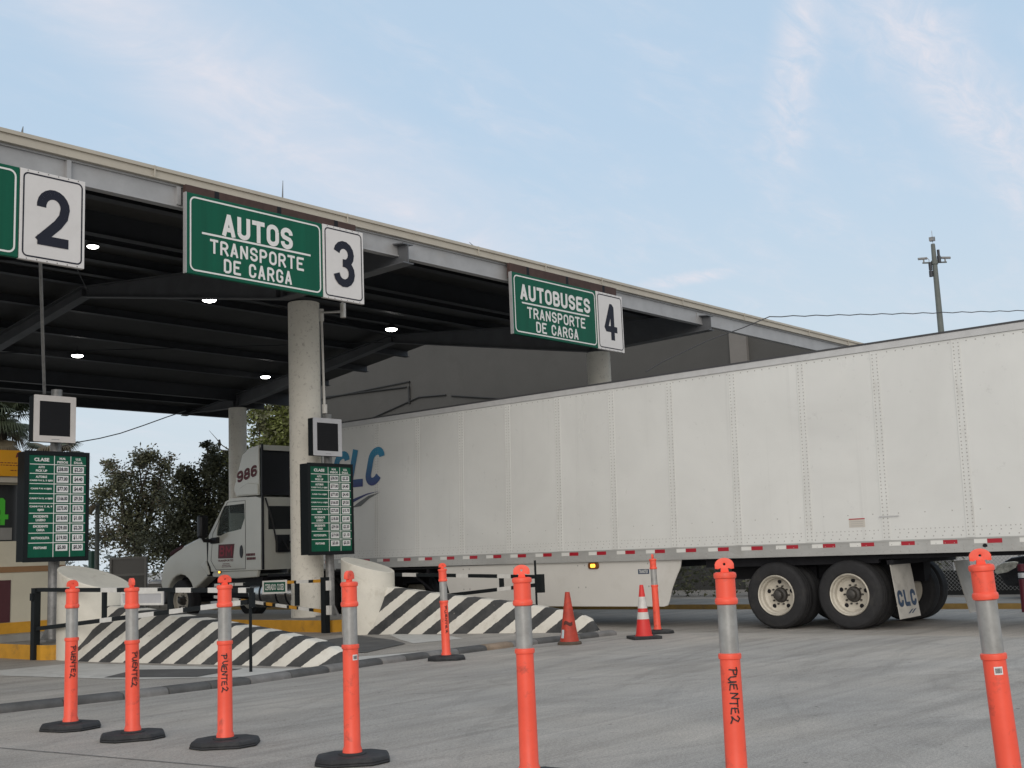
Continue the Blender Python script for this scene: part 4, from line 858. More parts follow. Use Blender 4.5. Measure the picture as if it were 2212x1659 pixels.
# ------------------------------------------------------------------ semi trailer
TX = 16.44; G0 = -.13; YR, YF = 4.35, 20.5
tr = thing('semi_trailer', 'long white box trailer with CLC lettering and red and white reflective tape', 'trailer', (TX+1.3, 12.4, G0))
lean = lambda v: (v.x+.036*max(0, v.z-1.0), v.y, v.z+.006*(v.y-14))
def tobj(nm, q, m_, parent=tr, **k): return obj(nm, q.fn(lean), m_, parent, **k)
q = MB(); q.box((TX+.012, YR, 1.19), (TX+2.588, YF, 4.0)); body = tobj('box_body', q, M['trailer'], smooth=0)
q = MB(); q.box((TX, YR, 1.01), (TX+2.6, YF, 1.189)); q.box((TX-.008, YR, 1.01), (TX-.0005, YF, 1.06)); q.box((TX-.006, YR, 1.172), (TX-.0005, YF, 1.195)); q.box((TX-.010, YR, .995), (TX+.06, YF, 1.0095))
q.box((TX-.006, 6.2, 1.0605), (TX-.0005, 9.0, 1.115))
tobj('bottom_rail', q, M['alu'], smooth=0)
q = MB(); q.box((TX-.004, YR, 4.001), (TX+2.604, YF, 4.10)); q.box((TX-.010, YR, 4.0), (TX-.0045, YF, 4.02)); tobj('top_rail', q, M['toprail'], smooth=0)
q = MB(); q.box((TX-.012, YR, 4.1005), (TX+2.612, YF, 4.128)); tobj('roof_edge', q, M['roofblack'], smooth=0)
def rivet(q, y, z, x, r=.0085, mi=1):
    q.add([(x, y-r, z-r), (x, y+r, z-r), (x, y+r, z+r), (x, y-r, z+r), (x-.007, y, z)], [(0, 1, 4), (1, 2, 4), (2, 3, 4), (3, 0, 4)], mi)
for i in range(-1, 12):
    y = 18.203-i*1.219
    if not YR+.1 < y < YF-.1: continue
    q = MB(); q.box((TX+.006, y-.062, 1.20), (TX+.0118, y+.062, 3.995)); q.box((TX+.003, y+.045, 1.20), (TX+.0058, y+.062, 3.995))
    for k in range(51):
        for dy in (-.038, .030): rivet(q, y+dy, 1.24+k*.054, TX+.0057)
    tobj('seam_strip', q, [M['strip'], M['rivet']], smooth=0, fix=False)
q = MB(); y = YR+.08
while y < YF-.05:
    if abs(((y-18.203+.6095) % 1.219)-.6095) > .075:
        rivet(q, y, 1.345, TX+.0118, .007, 0)
        if int(y/.065) % 2 == 0: rivet(q, y, 1.295, TX+.0118, .008, 0); rivet(q, y+.03, 1.235, TX+.0118, .008, 0)
        if int(y/.065) % 2 == 0: rivet(q, y, 3.955, TX+.0118, .009, 0)
    if int(y/.065) % 2 == 0: rivet(q, y, 1.085 if not 6.2 < y < 9. else 1.13, TX-.0005, .009, 0); rivet(q, y, 1.037, TX-.0082, .009, 0)
    if int(y/.065) % 6 == 0: rivet(q, y, 1.58, TX+.0118, .008, 0)
    y += .065
tobj('rivet_rows', q, M['rivet'], smooth=0, fix=False)
q = MB(); ys = [18.203-k*.6095-.31 for k in range(-3, 23)]
for k, y in enumerate(ys):
    if YR < y < YF-.4:
        q.box((TX-.003, y-.105, 1.112), (TX-.0006, y+.095, 1.1715), 0); q.box((TX-.003, y+.097, 1.112), (TX-.0006, y+.275, 1.1715), 1)
tobj('reflective_tape', q, [M['redtape'], M['whitetape']], smooth=0)
S = lambda x, z, l_: (TX+.0035-l_, 19.60-x, z)
q = MB(); letters(q, 'cLc', 0, 2.69, 1.60, .80, .165, .05, S, slant=.20); tobj('logo_lettering', q, ink_gradient('blue_logo_print', 2.85, 3.55, (.035, .045, .19), (.02, .22, .38)), body, smooth=0)
q = MB(); q.add([(TX+.003, y, z) for y, z in ((18.08, 2.57), (18.5, 2.535), (18.89, 2.455), (19.25, 2.33), (19.3, 2.23), (18.89, 2.385), (18.5, 2.505))], [tuple(range(7))], 0)
q.add([(TX+.003, y, z) for y, z in ((18.09, 2.535), (18.45, 2.485), (18.75, 2.37), (18.98, 2.26), (18.68, 2.285), (18.42, 2.43))], [tuple(range(6))], 1)
tobj('logo_swoosh', q, [mat('navy_logo_print', (.03, .045, .17), .45), mat('grey_logo_print', (.13, .14, .14), .45)], body, smooth=0)
q = MB(); q.box((TX+.009, 7.55, 1.40), (TX+.0115, 7.80, 1.53), 0); q.box((TX+.0075, 7.55, 1.515), (TX+.0088, 7.80, 1.53), 1)
obj('label_strip', MB().box((TX+.009, 7.02, 1.49), (TX+.0115, 7.32, 1.505)), M['toprail'], body, smooth=0)
for k in range(3): q.box((TX+.0075, 7.58, 1.42+k*.03), (TX+.0088, 7.77, 1.425+k*.03), 2)
tobj('data_plate', q, [mat('cream_data_plate', (.55, .52, .47), .5), M['redtape'], M['rivet']], body, smooth=0)
sk = [(10.80, .992), (10.83, .85), (10.93, .68), (11.02, .5), (11.08, .32), (11.12, .235), (11.20, .215), (16.0, .235), (16.10, .28), (16.35, .992)]
q = MB(); q.prism(sk, 0, TX+.055, TX+.07); skirt = obj('side_skirt', q, mat('white_skirt_panel', (.68, .665, .63), .45, var=.05, vscale=.8, stain=(.48, .45, .4), stain_scale=1.2, stain_amt=.5), tr, smooth=0)
q = MB()
for y in (11.4, 12.9, 14.4, 15.7):
    for z in (.93, .55): rivet(q, y+.08, z, TX+.0548, .013, 0); rivet(q, y-.08, z, TX+.0548, .013, 0)
obj('skirt_bolts', q, M['rivet'], skirt, smooth=0, fix=False)
a, b = XP(1379, 1231, TX+.05), XP(1401, 1237, TX+.05); ty = a.y; tz = b.z
q = MB(); q.box((TX+.051, b.y-.01, tz-.02), (TX+.0545, ty+.01, a.z+.01)); pl = obj('maker_plate', q, M['navy'], skirt, smooth=0)
obj('lettering', text_mb('TRANSTEX', 0, ty-b.y-.02, tz-.008, a.z, lambda x, z, l_: (TX+.0498-l_, ty-.01-x, z), .02), M['whitetape'], pl, smooth=0)
a = XP(1283, 1222, TX+.05)
q = MB(); q.prism(rrect(a.y-.115, a.y+.115, a.z-.055, a.z+.055, .04, 4), 0, TX+.02, TX+.0548); lm = obj('marker_lamp', q, M['ambercase'], tr, bevel=.008)
q = MB(); q.prism(rrect(a.y-.05, a.y+.05, a.z-.03, a.z+.03, .015, 3), 0, TX+.010, TX+.0198); obj('lamp_lens', q, M['amber'], lm, bevel=.004)
q = MB(); c = XP(2128, 1179, TX); q.lathe([(.032, -.004), (.032, -.0005)], 20, (TX-.001, c.y, c.z), 'x'); q.lathe([(.02, -.012), (.02, -.0045)], 16, (TX-.001, c.y, c.z), 'x'); obj('rail_lamp', q, M['under'], tr)
q = MB()                                             # chassis under the floor
q.box((TX+.08, YR, .96), (TX+2.52, YF, .992))
for x in (TX+.16, TX+2.36): q.box((x, 7.45, .83), (x+.08, 10.4, .958)); q.box((x, 4.4, .885), (x+.08, 7.449, .958))
for x in (TX+.62, TX+1.86): q.box((x, 7.5, .62), (x+.14, 10.2, .955)); q.box((x, 4.4, .88), (x+.14, 7.499, .955))
for y in (9.1, 7.89):
    q.lathe([(.07, -1.1), (.07, 1.1)], 16, (TX+1.3, y, .38), 'x'); q.box((TX+.55, y-.45, .50), (TX+.83, y-.2, .80)); q.box((TX+1.77, y-.45, .50), (TX+2.05, y-.2, .80)); q.lathe([(.12, -.12), (.12, .12)], 14, (TX+.62, y-.3, .42), 'z')
for y in (11.6, 12.9, 14.2, 15.5, 16.8): q.box((TX+.1, y-.03, .84), (TX+2.5, y+.03, .958))
q.box((TX+.5, 18.3, .88), (TX+2.1, YF-.1, .958))
obj('chassis', q, M['under'], tr, smooth=30)
q = MB(); 
for x in (TX+.35, TX+2.1): q.box((x, 16.55, .12), (x+.13, 16.69, .958)); q.box((x-.05, 16.48, .07), (x+.18, 16.76, .118)); q.tube([(x+.065, 16.62, .3), (x+.065, 17.7, .95)], .03, 6)
q.tube([(TX+.4, 16.62, .55), (TX+2.2, 16.62, .55)], .025, 6); obj('landing_gear', q, M['under'], tr)
FY = lambda z: 7.18+(z-.03)*.08/.77
q = MB(); q.hull([(TX+.10, FY(.80), .80), (TX+.82, FY(.80), .80), (TX+.82, FY(.80)-.008, .80), (TX+.10, FY(.80)-.008, .80)], [(TX+.11, FY(.03), .02), (TX+.85, FY(.03), .03), (TX+.85, FY(.03)-.008, .03), (TX+.11, FY(.03)-.008, .02)])
f1 = obj('mud_flap', q, M['flap'], tr, smooth=0)
FM = lambda x, z, l_: (TX+.12+x-(z-.03)*.02, FY(z)-.0095-l_, z)
q = MB(); letters(q, 'CLC', .03, .19, .64, .24, .062, .04, FM); obj('lettering', q, M['navy'], f1, smooth=0)
q = MB()
for dx in (0, .11): q.add([FM(.30+dx, .085, 0), FM(.36+dx, .085, 0), FM(.52+dx, .15, 0), FM(.44+dx, .14, 0)], [(0, 1, 2, 3)])
obj('flap_swoosh', q, M['navy'], f1, smooth=0)
q = MB(); q.hull([(TX+1.86, 7.0, .80), (TX+2.50, 7.0, .80), (TX+2.50, 6.99, .80), (TX+1.86, 6.99, .80)], [(TX+1.96, 6.86, .0), (TX+2.50, 6.86, .0), (TX+2.50, 6.85, .0), (TX+1.96, 6.85, .0)]); obj('mud_flap', q, M['flap'], tr, smooth=0)
q = MB(); q.box((TX+.1, 7.2, .805), (TX+2.5, 7.3, .87)); obj('flap_bar', q, M['under'], tr, smooth=0)
TYP = [(.31, .02), (.33, .0), (.40, -.012), (.465, -.004), (.495, .02), (.507, .045), (.508, .09), (.500, .097), (.508, .104), (.509, .15), (.501, .157), (.509, .164), (.508, .21), (.507, .235), (.495, .26), (.465, .285), (.40, .29), (.33, .28), (.31, .26)]
def wheel(name, parent, x, y, z, s, outer=True, hubout=.0, rad=1.):     # s=+1: outer face looks to -X
    q = MB(); q.lathe([(r*rad, h*s) for r, h in TYP+TYP[:1]], 56, (x, y, z), 'x', cap=False); wv = obj(name, q, M['tyre'], parent, smooth=30)
    q = MB(); d = .15 if not hubout else .06
    q.lathe([(.312, .27*s), (.312, .012*s), (.300, -.006*s), (.288, .004*s), (.280, .05*s), (.262, .07*s), (.255, d*s*.9), (.22, (d+.015)*s), (.12, (d+.02)*s), (.11, (d+.05)*s)], 48, (x, y, z), 'x'); rm = obj('rim', q, M['rim'], wv, smooth=30)
    if outer:
        q = MB(); e = -.03 if not hubout else -.06
        q.lathe([(.115, (d+.03)*s), (.105, (d-.02)*s), (.075, (d-.03)*s), (.07, (d-.10)*s), (.045, (d-.115)*s)], 24, (x, y, z), 'x')
        for k in range(10): a = 2*math.pi*k/10; q.lathe([(.015, (d+.018)*s), (.014, (d-.012)*s)], 6, (x, y+.142*math.cos(a), z+.142*math.sin(a)), 'x')
        obj('hub', q, M['hub'], rm)
        q = MB()
        for k in range(5): a = 2*math.pi*k/5+y; q.lathe([(.034, (d+.012)*s), (.030, (d+.006)*s)], 14, (x, y+.205*math.cos(a), z+.205*math.sin(a)), 'x')
        obj('hand_hole', q, M['under'], rm)
    return wv
for y in (9.1, 7.89):
    for k, (x, s) in enumerate(((TX+.02, 1), (TX+.36, 1), (TX+2.58, -1), (TX+2.24, -1))): wheel('wheel', tr, x, y, .38, s, k % 2 == 0)

# ------------------------------------------------------------------ tractor
KX = 16.55; KW = 2.36; KY = KX+KW
tk = thing('truck_tractor', 'white truck cab with dark red 986 on its roof fairing and a red door logo', 'truck', (KX+KW/2, 22.8, G0))
prof = [(22.22, 1.06), (22.2, 2.70), (22.4, 2.745), (23.35, 2.76), (23.58, 2.70), (24.27, 1.93), (24.31, 1.32), (24.12, 1.06)]
win = [(23.64, 2.60), (22.84, 2.61), (22.83, 2.27), (22.97, 2.02), (23.58, 1.96), (23.77, 1.90), (23.96, 1.905), (23.93, 2.05), (23.80, 2.40)]
cw = MB()
for x in (KX, KX+.045, KY-.045, KY): cw.holes(prof, [win], 0, x)
for xa, xb in ((KX, KX+.045), (KY-.045, KY)):
    for pl in (prof, win): n = len(pl); cw.add([(xa, y, z) for y, z in pl]+[(xb, y, z) for y, z in pl], [(i, (i+1) % n, n+(i+1) % n, n+i) for i in range(n)])
x0, x1 = KX+.046, KY-.046
cw.prism([(22.45, 2.70), (22.45, 2.745), (23.35, 2.755), (23.57, 2.70), (23.52, 2.65)], 0, x0, x1)
cw.prism([(24.25, 1.06), (24.30, 1.32), (24.26, 1.92), (24.21, 1.92), (24.2, 1.06)], 0, x0, x1)
cw.holes([(x0, 1.06), (x1, 1.06), (x1, 2.72), (x0, 2.72)], [[(x0+.16, 1.98), (x1-.16, 1.98), (x1-.16, 2.52), (x0+.16, 2.52)]], 1, 22.21)
cw.box((x0, 22.22, 1.07), (x1, 24.19, 1.10)); cw.prism([(23.56, 2.66), (23.57, 2.69), (24.26, 1.95), (24.22, 1.93)], 0, x0, x0+.07); cw.prism([(23.56, 2.66), (23.57, 2.69), (24.26, 1.95), (24.22, 1.93)], 0, x1-.07, x1)
cab = obj('cab', cw, M['cab'], tk, smooth=25)
q = MB(); q.prism([(23.55, 2.665), (23.555, 2.67), (24.235, 1.945), (24.23, 1.94)], 0, x0+.071, x1-.071); obj('windshield', q, M['glass'], cab, smooth=0)
for x in (KX+.02, KY-.024): q = MB(); q.prism([(a, b) for a, b in win], 0, x, x+.004); obj('side_window', q, M['glass'], cab, smooth=0)
q = MB(); q.box((x0+.15, 22.214, 1.97), (x1-.15, 22.22, 2.53)); obj('rear_window', q, M['darkglass'], cab, smooth=0)
q = MB(); q.box((KX+.25, 22.75, 1.1), (KX+.75, 23.2, 1.75)); q.box((KX+.25, 22.6, 1.55), (KX+.75, 22.75, 2.05)); q.box((KX+1.5, 22.75, 1.1), (KX+2.0, 23.2, 1.75)); q.box((KX+1.5, 22.6, 1.55), (KX+2.0, 22.75, 2.05)); q.box((x0+.01, 23.75, 1.5), (x1-.01, 24.18, 1.93)); q.box((x0+.01, 22.3, 2.42), (x1-.01, 23.5, 2.64)); q.tube([(KX+.5, 23.75, 1.85), (KX+.5, 23.45, 2.02)], .03, 6)
obj('interior', q, M['under'], cab, bevel=.03)
dr = [(22.81, 1.10), (22.80, 2.68), (23.50, 2.68), (24.10, 1.96), (24.18, 1.32), (23.97, 1.10)]
q = MB()
for (a, b), (c, d) in zip(dr, dr[1:]+dr[:1]): q.tube([(KX-.001, a, b), (KX-.001, c, d)], .006, 5)
obj('door_seam', q, M['cabblack'], cab)
q = MB(); q.prism([(a, b) for a, b in arc(22.96, 1.50, .065, .15, 0, 345, 23)], 0, KX-.012, KX-.0005); obj('door_handle', q, M['cabblack'], cab, bevel=.004)
q = MB(); lg = [(23.87, 1.695), (23.23, 1.69), (23.29, 1.355), (23.89, 1.365)]; q.prism(lg, 0, KX-.004, KX-.0008); dl = obj('door_decal', q, M['maroon'], cab, smooth=0)
q = MB(); letters(q, 'BM', .05, .05, .50, .25, .045, .04, lambda x, z, l_: (KX-.0055-l_, 23.87-x, 1.36+z), slant=.04); obj('logo_lettering', q, M['crimson'], dl, smooth=0)
q = text_mb('TRANSPORTES', 0, .62, 1.285, 1.335, lambda x, z, l_: (KX-.003-l_, 23.9-x, z), .03)
for r_, (a, b) in enumerate(((22.78, 1.39), (22.76, 1.30))):
    y = a
    for k in range(6): q.box((KX-.003, y-.05, b), (KX-.001, y, b+.06)); y -= .058
for r_ in range(3):
    y = 23.74-.02*r_
    while y > 23.40+.02*r_: q.box((KX-.003, y-.04, 1.155+r_*.035), (KX-.001, y, 1.172+r_*.035)); y -= .055
obj('door_lettering', q, M['maroon'], cab, smooth=0)
q = MB(); q.prism([(22.4, .90), (22.35, 1.055), (24.1, 1.055), (24.16, 1.0), (24.12, .93), (23.2, .88)], 0, KX+.01, KX+.10); q.prism([(22.4, .90), (22.35, 1.055), (24.1, 1.055), (24.16, 1.0), (24.12, .93), (23.2, .88)], 0, KY-.10, KY-.01); obj('sill_panel', q, M['cab'], tk, bevel=.02)
# hood and fenders
fend = [(24.33, .95), (24.36, 1.86), (24.71, 1.88), (25.41, 1.70), (25.95, 1.47), (26.22, 1.30), (26.33, 1.02), (26.36, .80), (26.28, .66), (26.08, .66)]+[(25.5+.60*math.cos(R(a)), .42+.60*math.sin(R(a))) for a in (24, 40, 56, 72, 90, 108, 126, 142, 156)]+[(24.80, .70)]
q = MB(); q.prism(fend, 0, KY-.56, KY-.01); obj('fender', q, M['cab'], tk, bevel=.075, seg=4, smooth=60)
q = MB(); q.prism(fend, 0, KX+.01, KX+.56)
hd = obj('fender', q, M['cab'], tk, bevel=.075, seg=4, smooth=60)
crown = [(24.33, .9), (24.36, 1.93), (24.75, 1.935), (25.45, 1.80), (26.0, 1.58), (26.30, 1.38), (26.42, 1.0), (26.40, .62), (26.2, .6), (24.9, .9)]
q = MB(); q.prism(crown, 0, KX+.40, KY-.40); obj('hood', q, M['cab'], hd, bevel=.09, seg=4, smooth=60)
q = MB(); q.prism([(24.36, 1.33), (24.62, 1.22), (24.30, .98), (24.24, 1.0)], 0, KX-.012, KX+.03); obj('fender_scoop', q, M['cab'], hd, bevel=.015)
q = MB(); q.prism([(24.31, .96), (24.335, .96), (24.365, 1.87), (24.325, 1.87)], 0, KX-.0, KY-.0); obj('hood_gap', q, M['cabblack'], tk, smooth=0)
q = MB(); q.prism([(25.97, 1.50), (25.90, 1.60), (25.43, 1.735), (25.36, 1.70), (25.42, 1.645), (25.88, 1.50)], 0, KX-.004, KX+.07); obj('headlight', q, M['hlred'], hd, bevel=.012)
q = MB(); q.prism([(25.97, 1.50), (25.90, 1.60), (25.43, 1.735), (25.36, 1.70), (25.42, 1.645), (25.88, 1.50)], 0, KY-.07, KY+.004); obj('headlight', q, M['hlred'], hd, bevel=.012)
q = MB(); q.box((KX+.75, 26.36, .66), (KX+1.61, 26.44, 1.25)); obj('grille', q, M['cabblack'], hd, bevel=.02)
q = MB(); q.box((KX+.02, 26.1, .30), (KY-.02, 26.45, .655)); obj('bumper', q, M['cabblack'], tk, bevel=.05)
q = MB(); q.box((KX+.03, 26.33, .82), (KX+.16, 26.362, .92)); obj('side_marker', q, M['redtape'], hd, smooth=0)
# roof fairing, side extender
fr = [(22.30, 2.775), (22.30, 3.94), (22.70, 3.89), (22.93, 3.76), (23.18, 3.2), (23.27, 2.97), (23.18, 2.80)]
q = MB(); q.prism(fr, 0, KX+.02, KX+.06); q.prism(fr, 0, KY-.06, KY-.02); q.prism([(22.28, 3.88), (22.28, 3.95), (22.70, 3.90), (22.93, 3.77), (23.19, 3.2), (23.28, 2.97), (23.22, 2.95), (23.13, 3.2), (22.88, 3.72), (22.68, 3.84)], 0, KX+.0605, KY-.0605); q.prism([(23.281, 2.965), (23.2, 2.79), (23.15, 2.79), (23.2, 2.945)], 0, KX+.0605, KY-.0605)
q.box((KX+.0605, 22.26, 3.82), (KY-.0605, 22.279, 3.945))
fo = obj('roof_fairing', q, M['cab'], tk, smooth=25, bevel=.012)
q = MB(); q.prism([(22.32, 2.8), (22.32, 3.03), (22.7, 3.08), (23.02, 2.98), (23.1, 2.82)], 0, KX+.0, KX+.0185); obj('fairing_bulge', q, M['cab'], fo, bevel=.015, seg=3)
q = MB(); letters(q, '986', 0, 0, .78, .27, .066, .03, lambda x, z, l_: (KX+.015-l_, 23.14-x, 3.10+z+.165*x), slant=.02); obj('fairing_number', q, M['maroon'], fo, smooth=0)
q = MB(); q.box((KX+.005, 22.16, 1.07), (KX+.05, 22.199, 3.95)); q.box((KY-.05, 22.16, 1.07), (KY-.005, 22.199, 3.95)); q.box((KX+.06, 22.40, 2.79), (KY-.06, 22.44, 3.86)); obj('side_extender_and_shade', q, M['cabblack'], tk, smooth=0)  # real side strips, plus a black sheet painting the shade inside the hollow fairing
# mirrors
for s, xo in ((1, KX-.30), (-1, KY+.30)):
    xi = KX if s > 0 else KY
    my = XP(437, 1135, KX-.30).y
    q = MB(); q.box((xo-.10, my-.08, 1.86), (xo+.12, my+.10, 2.40)); mr_ = obj('mirror', q, M['cabblack'], tk, bevel=.05, seg=3)
    q = MB(); q.box((xo+.03, my-.095, 1.95), (xo+.10, my-.081, 2.34)); obj('mirror_glass', q, M['darkglass'], mr_, smooth=0)
    q = MB(); q.tube([(xo, my, 1.90), (xo+s*.05, my, 1.80), (xi-s*.01, 24.05, 1.79)], .045, 8); q.tube([(xi-s*.03, 24.1, 1.79), (xi-s*.03, 23.83, 1.80)], .075, 10); obj('mirror_arm', q, M['cabblack'], mr_)
a = XP(474, 1236, KX-.02); q = MB(); q.box((KX-.02, a.y-.05, a.z-.035), (KX+.0, a.y+.05, a.z+.035)); lm = obj('marker_lamp', q, M['ambercase'], tk, bevel=.008)
q = MB(); q.box((KX-.03, a.y-.032, a.z-.022), (KX-.0205, a.y+.032, a.z+.022)); obj('lamp_lens', q, M['amber'], lm, bevel=.004)
# chassis, tank, wheels, air lines
q = MB()
for x in (KX+.75, KX+1.5): q.box((x, 18.3, .62), (x+.09, 26.2, .88))
for y in (18.4, 19.6, 20.8, 22.0, 23.5, 25.9): q.box((KX+.841, y, .66), (KX+1.499, y+.12, .84))
q.box((KX+.45, 18.9, .8805), (KX+1.9, 20.1, .94)); q.box((KX+.1, 20.9, .90), (KY-.1, 22.1, .955)); q.box((KX+.1, 22.3, .45), (KX+.6, 23.9, .9)); q.lathe([(.06, -.85), (.06, .85)], 12, (KX+1.18, 25.5, .38), 'x')
q.box((KX+.3, 24.4, .6), (KY-.3, 26.0, .95))
obj('chassis', q, M['under'], tk, smooth=30)
q = MB(); q.lathe([(.30, -.85), (.32, -.82), (.32, .82), (.30, .85)], 32, (KX+.36, 21.95, .52), 'y'); ft = obj('fuel_tank', q, M['chrome'], tk)
q = MB()
for y in (21.4, 21.75, 22.35): q.lathe([(.324, -.03), (.324, .03)], 32, (KX+.36, y, .52), 'y')
obj('tank_strap', q, M['under'], ft)
for x, s in ((KX+.02, 1), (KY-.02, -1)): wheel('wheel', tk, x, 25.5, .38, s, True, .1)
for y in (20.25, 18.95):
    for x, s in ((KX+.02, 1), (KY-.02, -1)): wheel('wheel', tk, x, y, .38, s)
    for x, s in ((KX+.36, 1), (KY-.36, -1)): wheel('wheel', tk, x, y, .38, s, False)
q = MB()
for k in range(4):
    x = KX+.55+k*.16; q.tube([(x, 22.15, 1.75), (x+.05, 21.9, 1.45+.05*k), (x+.12, 21.6, 1.25), (x+.2, 21.3, 1.35+.04*k), (x+.25, 20.6, 1.6)], .018, 6)
q.tube([(KX+.9, 22.1, 1.9), (KX+.72, 22.0, 1.6), (KX+.85, 21.95, 1.25), (KX+.75, 21.9, 1.0)], .022, 6); q.tube([(KX+.08, 22.14, 2.7), (KX+.25, 22.12, 2.2), (KX+.35, 22.1, 1.7)], .02, 6)
q.box((KX+.40, 22.12, 1.45), (KX+.75, 22.20, 1.85)); obj('air_lines', q, M['cabblack'], tk)
q = MB(); q.tube([XP(613, 1160, KX+.75), XP(613, 1228, KX+.75)], .055, 10); obj('red_bottle', q, M['redpaint'], tk)

# ------------------------------------------------------------------ building beside the canopy
WX = 31.5
t = thing('side_building', 'plain grey stucco building wall rising behind the white trailer', 'building', (WX, 26, -.13))
q = MB(); q.prism([(14.35, -.3), (14.35, 6.6), (16, 7.2), (18, 8.0), (20, 8.65), (24, 9.6), (41, 9.6), (41, -.3)], 0, WX, WX+6); obj('wall', q, M['wall_shaded'], t, smooth=0)
a, b = XP(1577, 770, WX-.12), XP(1614, 770, WX-.12); q = MB(); q.box((WX-.12, b.y, -.3), (WX-.001, a.y, 7.9)); obj('pilaster', q, M['pilaster'], t, smooth=0)
q = MB()
for pl in ([(690, 863), (885, 824), (885, 860)], [(700, 858), (878, 836)], [(800, 905), (905, 858), (963, 853)], [(975, 855), (1090, 862)]):
    q.tube([XP(x, y, WX-.05) for x, y in pl], .03, 5)
q.box(XP(881, 835, WX-.08), XP(887, 872, WX-.02)); obj('wall_cable', q, M['cable'], t)

# ------------------------------------------------------------------ tall camera mast
tw = DP(2022, 600, 60); bx, by = tw.x, tw.y
t = thing('camera_mast', 'tall grey mast with two cameras on a crossarm behind the trailer', 'mast', (bx, by, -.13))
zt = DP(2016, 508, 60).z; za = DP(2019, 566, 60).z
q = MB(); q.lathe([(.20, 0), (.165, 10), (.125, za+.13), (.105, zt-.3), (.095, zt-.25)], 20, (bx, by, -.13)); obj('pole', q, M['pole'], t)
q = MB(); q.tube([(bx, by, zt-.35), (bx, by, zt+.32)], .012, 5); q.box((bx-.22, by-.1, zt-.25), (bx-.03, by+.1, zt-.05)); q.box((bx+.03, by-.1, zt-.22), (bx+.12, by+.1, zt)); obj('antenna', q, M['galv'], t)
v = Vector((rt.x, rt.y, 0)).normalized(); nv = Vector((-v.y, v.x, 0))
q = MB(); q.tube([Vector((bx, by, za))-v*.62, Vector((bx, by, za))+v*.62], .042, 8); q.lathe([(.17, -.1), (.17, .1)], 16, (bx, by, za)); obj('crossarm', q, M['pole'], t)
for s in (-1, 1):
    c = Vector((bx, by, za))+v*.55*s
    q = MB(); q.tube([c, c+Vector((0, 0, .22))], .04, 6); q.tube([c+Vector((0, 0, .24))-v*s*.18, c+v*s*.28+Vector((0, 0, .22))], .065, 8); q.tube([c+Vector((0, 0, .26))-v*s*.18, c-v*s*.28+Vector((0, 0, .15)), c-v*s*.26], .015, 5); obj('camera_head', q, M['galv'], t)
q = MB()
for dz, s, ww, hh in ((-1.0, 1, .16, .35), (-.75, 1, .10, .5), (-1.35, -1, .14, .42), (-1.75, -1, .16, .3)):
    c = Vector((bx, by, zt+dz-.2))+v*s*.24; q.tube([c-Vector((0, 0, hh/2)), c+Vector((0, 0, hh/2))], ww/2+.02, 7)
obj('equipment_box', q, M['steel_dark'], t)

# ------------------------------------------------------------------ cables
q = MB(); p = [DP(1395, 803, 24.5), DP(1430, 782, 24.8), DP(1530, 735, 25.5), DP(1605, 708, 26), DP(1662, 684, 26.5)]
n = 110; a, b = DP(1662, 684, 26.5), DP(3300, 622, 46)
p += [a.lerp(b, i/n)+Vector((0, 0, .011*(-1)**i-.15*math.sin(math.pi*i/n))) for i in range(1, n+1)]
q.tube(p, .012, 5); tag(obj('overhead_cable', q, mat('dark_twisted_cable', (.06, .06, .065), .7)), 'twisted overhead cable crossing the sky beside the mast', 'cable')
q = MB(); p = [DP(120, 968, 36), DP(170, 955, 36), DP(215, 947, 36.5), DP(260, 936, 37), DP(310, 919, 37.3), DP(360, 901, 37.5), DP(402, 887, 37.7)]; q.tube(p, .017, 5)
tag(obj('overhead_cable', q, M['cable_l']), 'thin cable sagging from the back of the canopy to the display box', 'cable')

# ------------------------------------------------------------------ far objects on the left
def at(x, dep): v_ = DP(x, 1240, dep); return v_.x, v_.y
x, y = at(209, 34); t = thing('camera_pole', 'slim grey pole with a drooping camera beside the price board', 'pole', (x, y, 0))
zt = DP(206, 1086, 34).z; q = MB(); q.lathe([(.075, -.2), (.06, zt)], 12, (x, y, 0)); obj('pole', q, M['pole'], t)
q = MB(); q.tube([DP(206, 1092, 34), DP(199, 1096, 34)], .06, 8); q.tube([DP(200, 1094, 34), DP(191, 1109, 34)], [.085, .10], 8); obj('camera_head', q, mat('brown_grey_camera', (.17, .14, .09), .6), t)
x, y = at(200, 36); q = MB(); q.box((x-.1, y-.1, -.1), (x+.1, y+.1, DP(200, 1190, 36).z)); tag(obj('green_post', q, M['green_post'], bevel=.02), 'short dark green post beside the camera pole', 'post')
dep = 33.; p0, p1 = DP(236, 1250, dep), DP(316, 1250, dep); ux = (p1-p0); ux.z = 0; ux.normalize(); uy = Vector((-ux.y, ux.x, 0)); W = (p1-p0).length; zt = DP(276, 1203, dep).z
t = thing('equipment_cabinet', 'grey framed panel and cabinet standing before the dark trees', 'cabinet', (p0.x, p0.y, 0))
def obox(q, a, b, c, d, e, f):
    P = lambda i, k, z: p0+ux*i+uy*k+Vector((0, 0, z-p0.z))
    q.hull([P(a, c, e), P(b, c, e), P(b, d, e), P(a, d, e)], [P(a, c, f), P(b, c, f), P(b, d, f), P(a, d, f)])
q = MB(); obox(q, 0, .06, 0, .12, 0, zt); obox(q, W-.06, W, 0, .12, 0, zt); obox(q, .061, W-.061, 0, .12, zt-.06, zt); obox(q, .061, W-.061, 0, .12, zt-.53, zt-.47); obj('frame', q, M['cabinet'], t, smooth=0)
q = MB(); obox(q, .061, W-.061, .05, .08, zt-.469, zt-.061); obj('panel', q, mat('mid_grey_panel', (.165, .16, .15), .6), t, smooth=0)
q = MB(); obox(q, .062, W-.062, .05, .10, .05, zt-.531); obj('lower_panel', q, M['cabinet_d'], t, smooth=0)
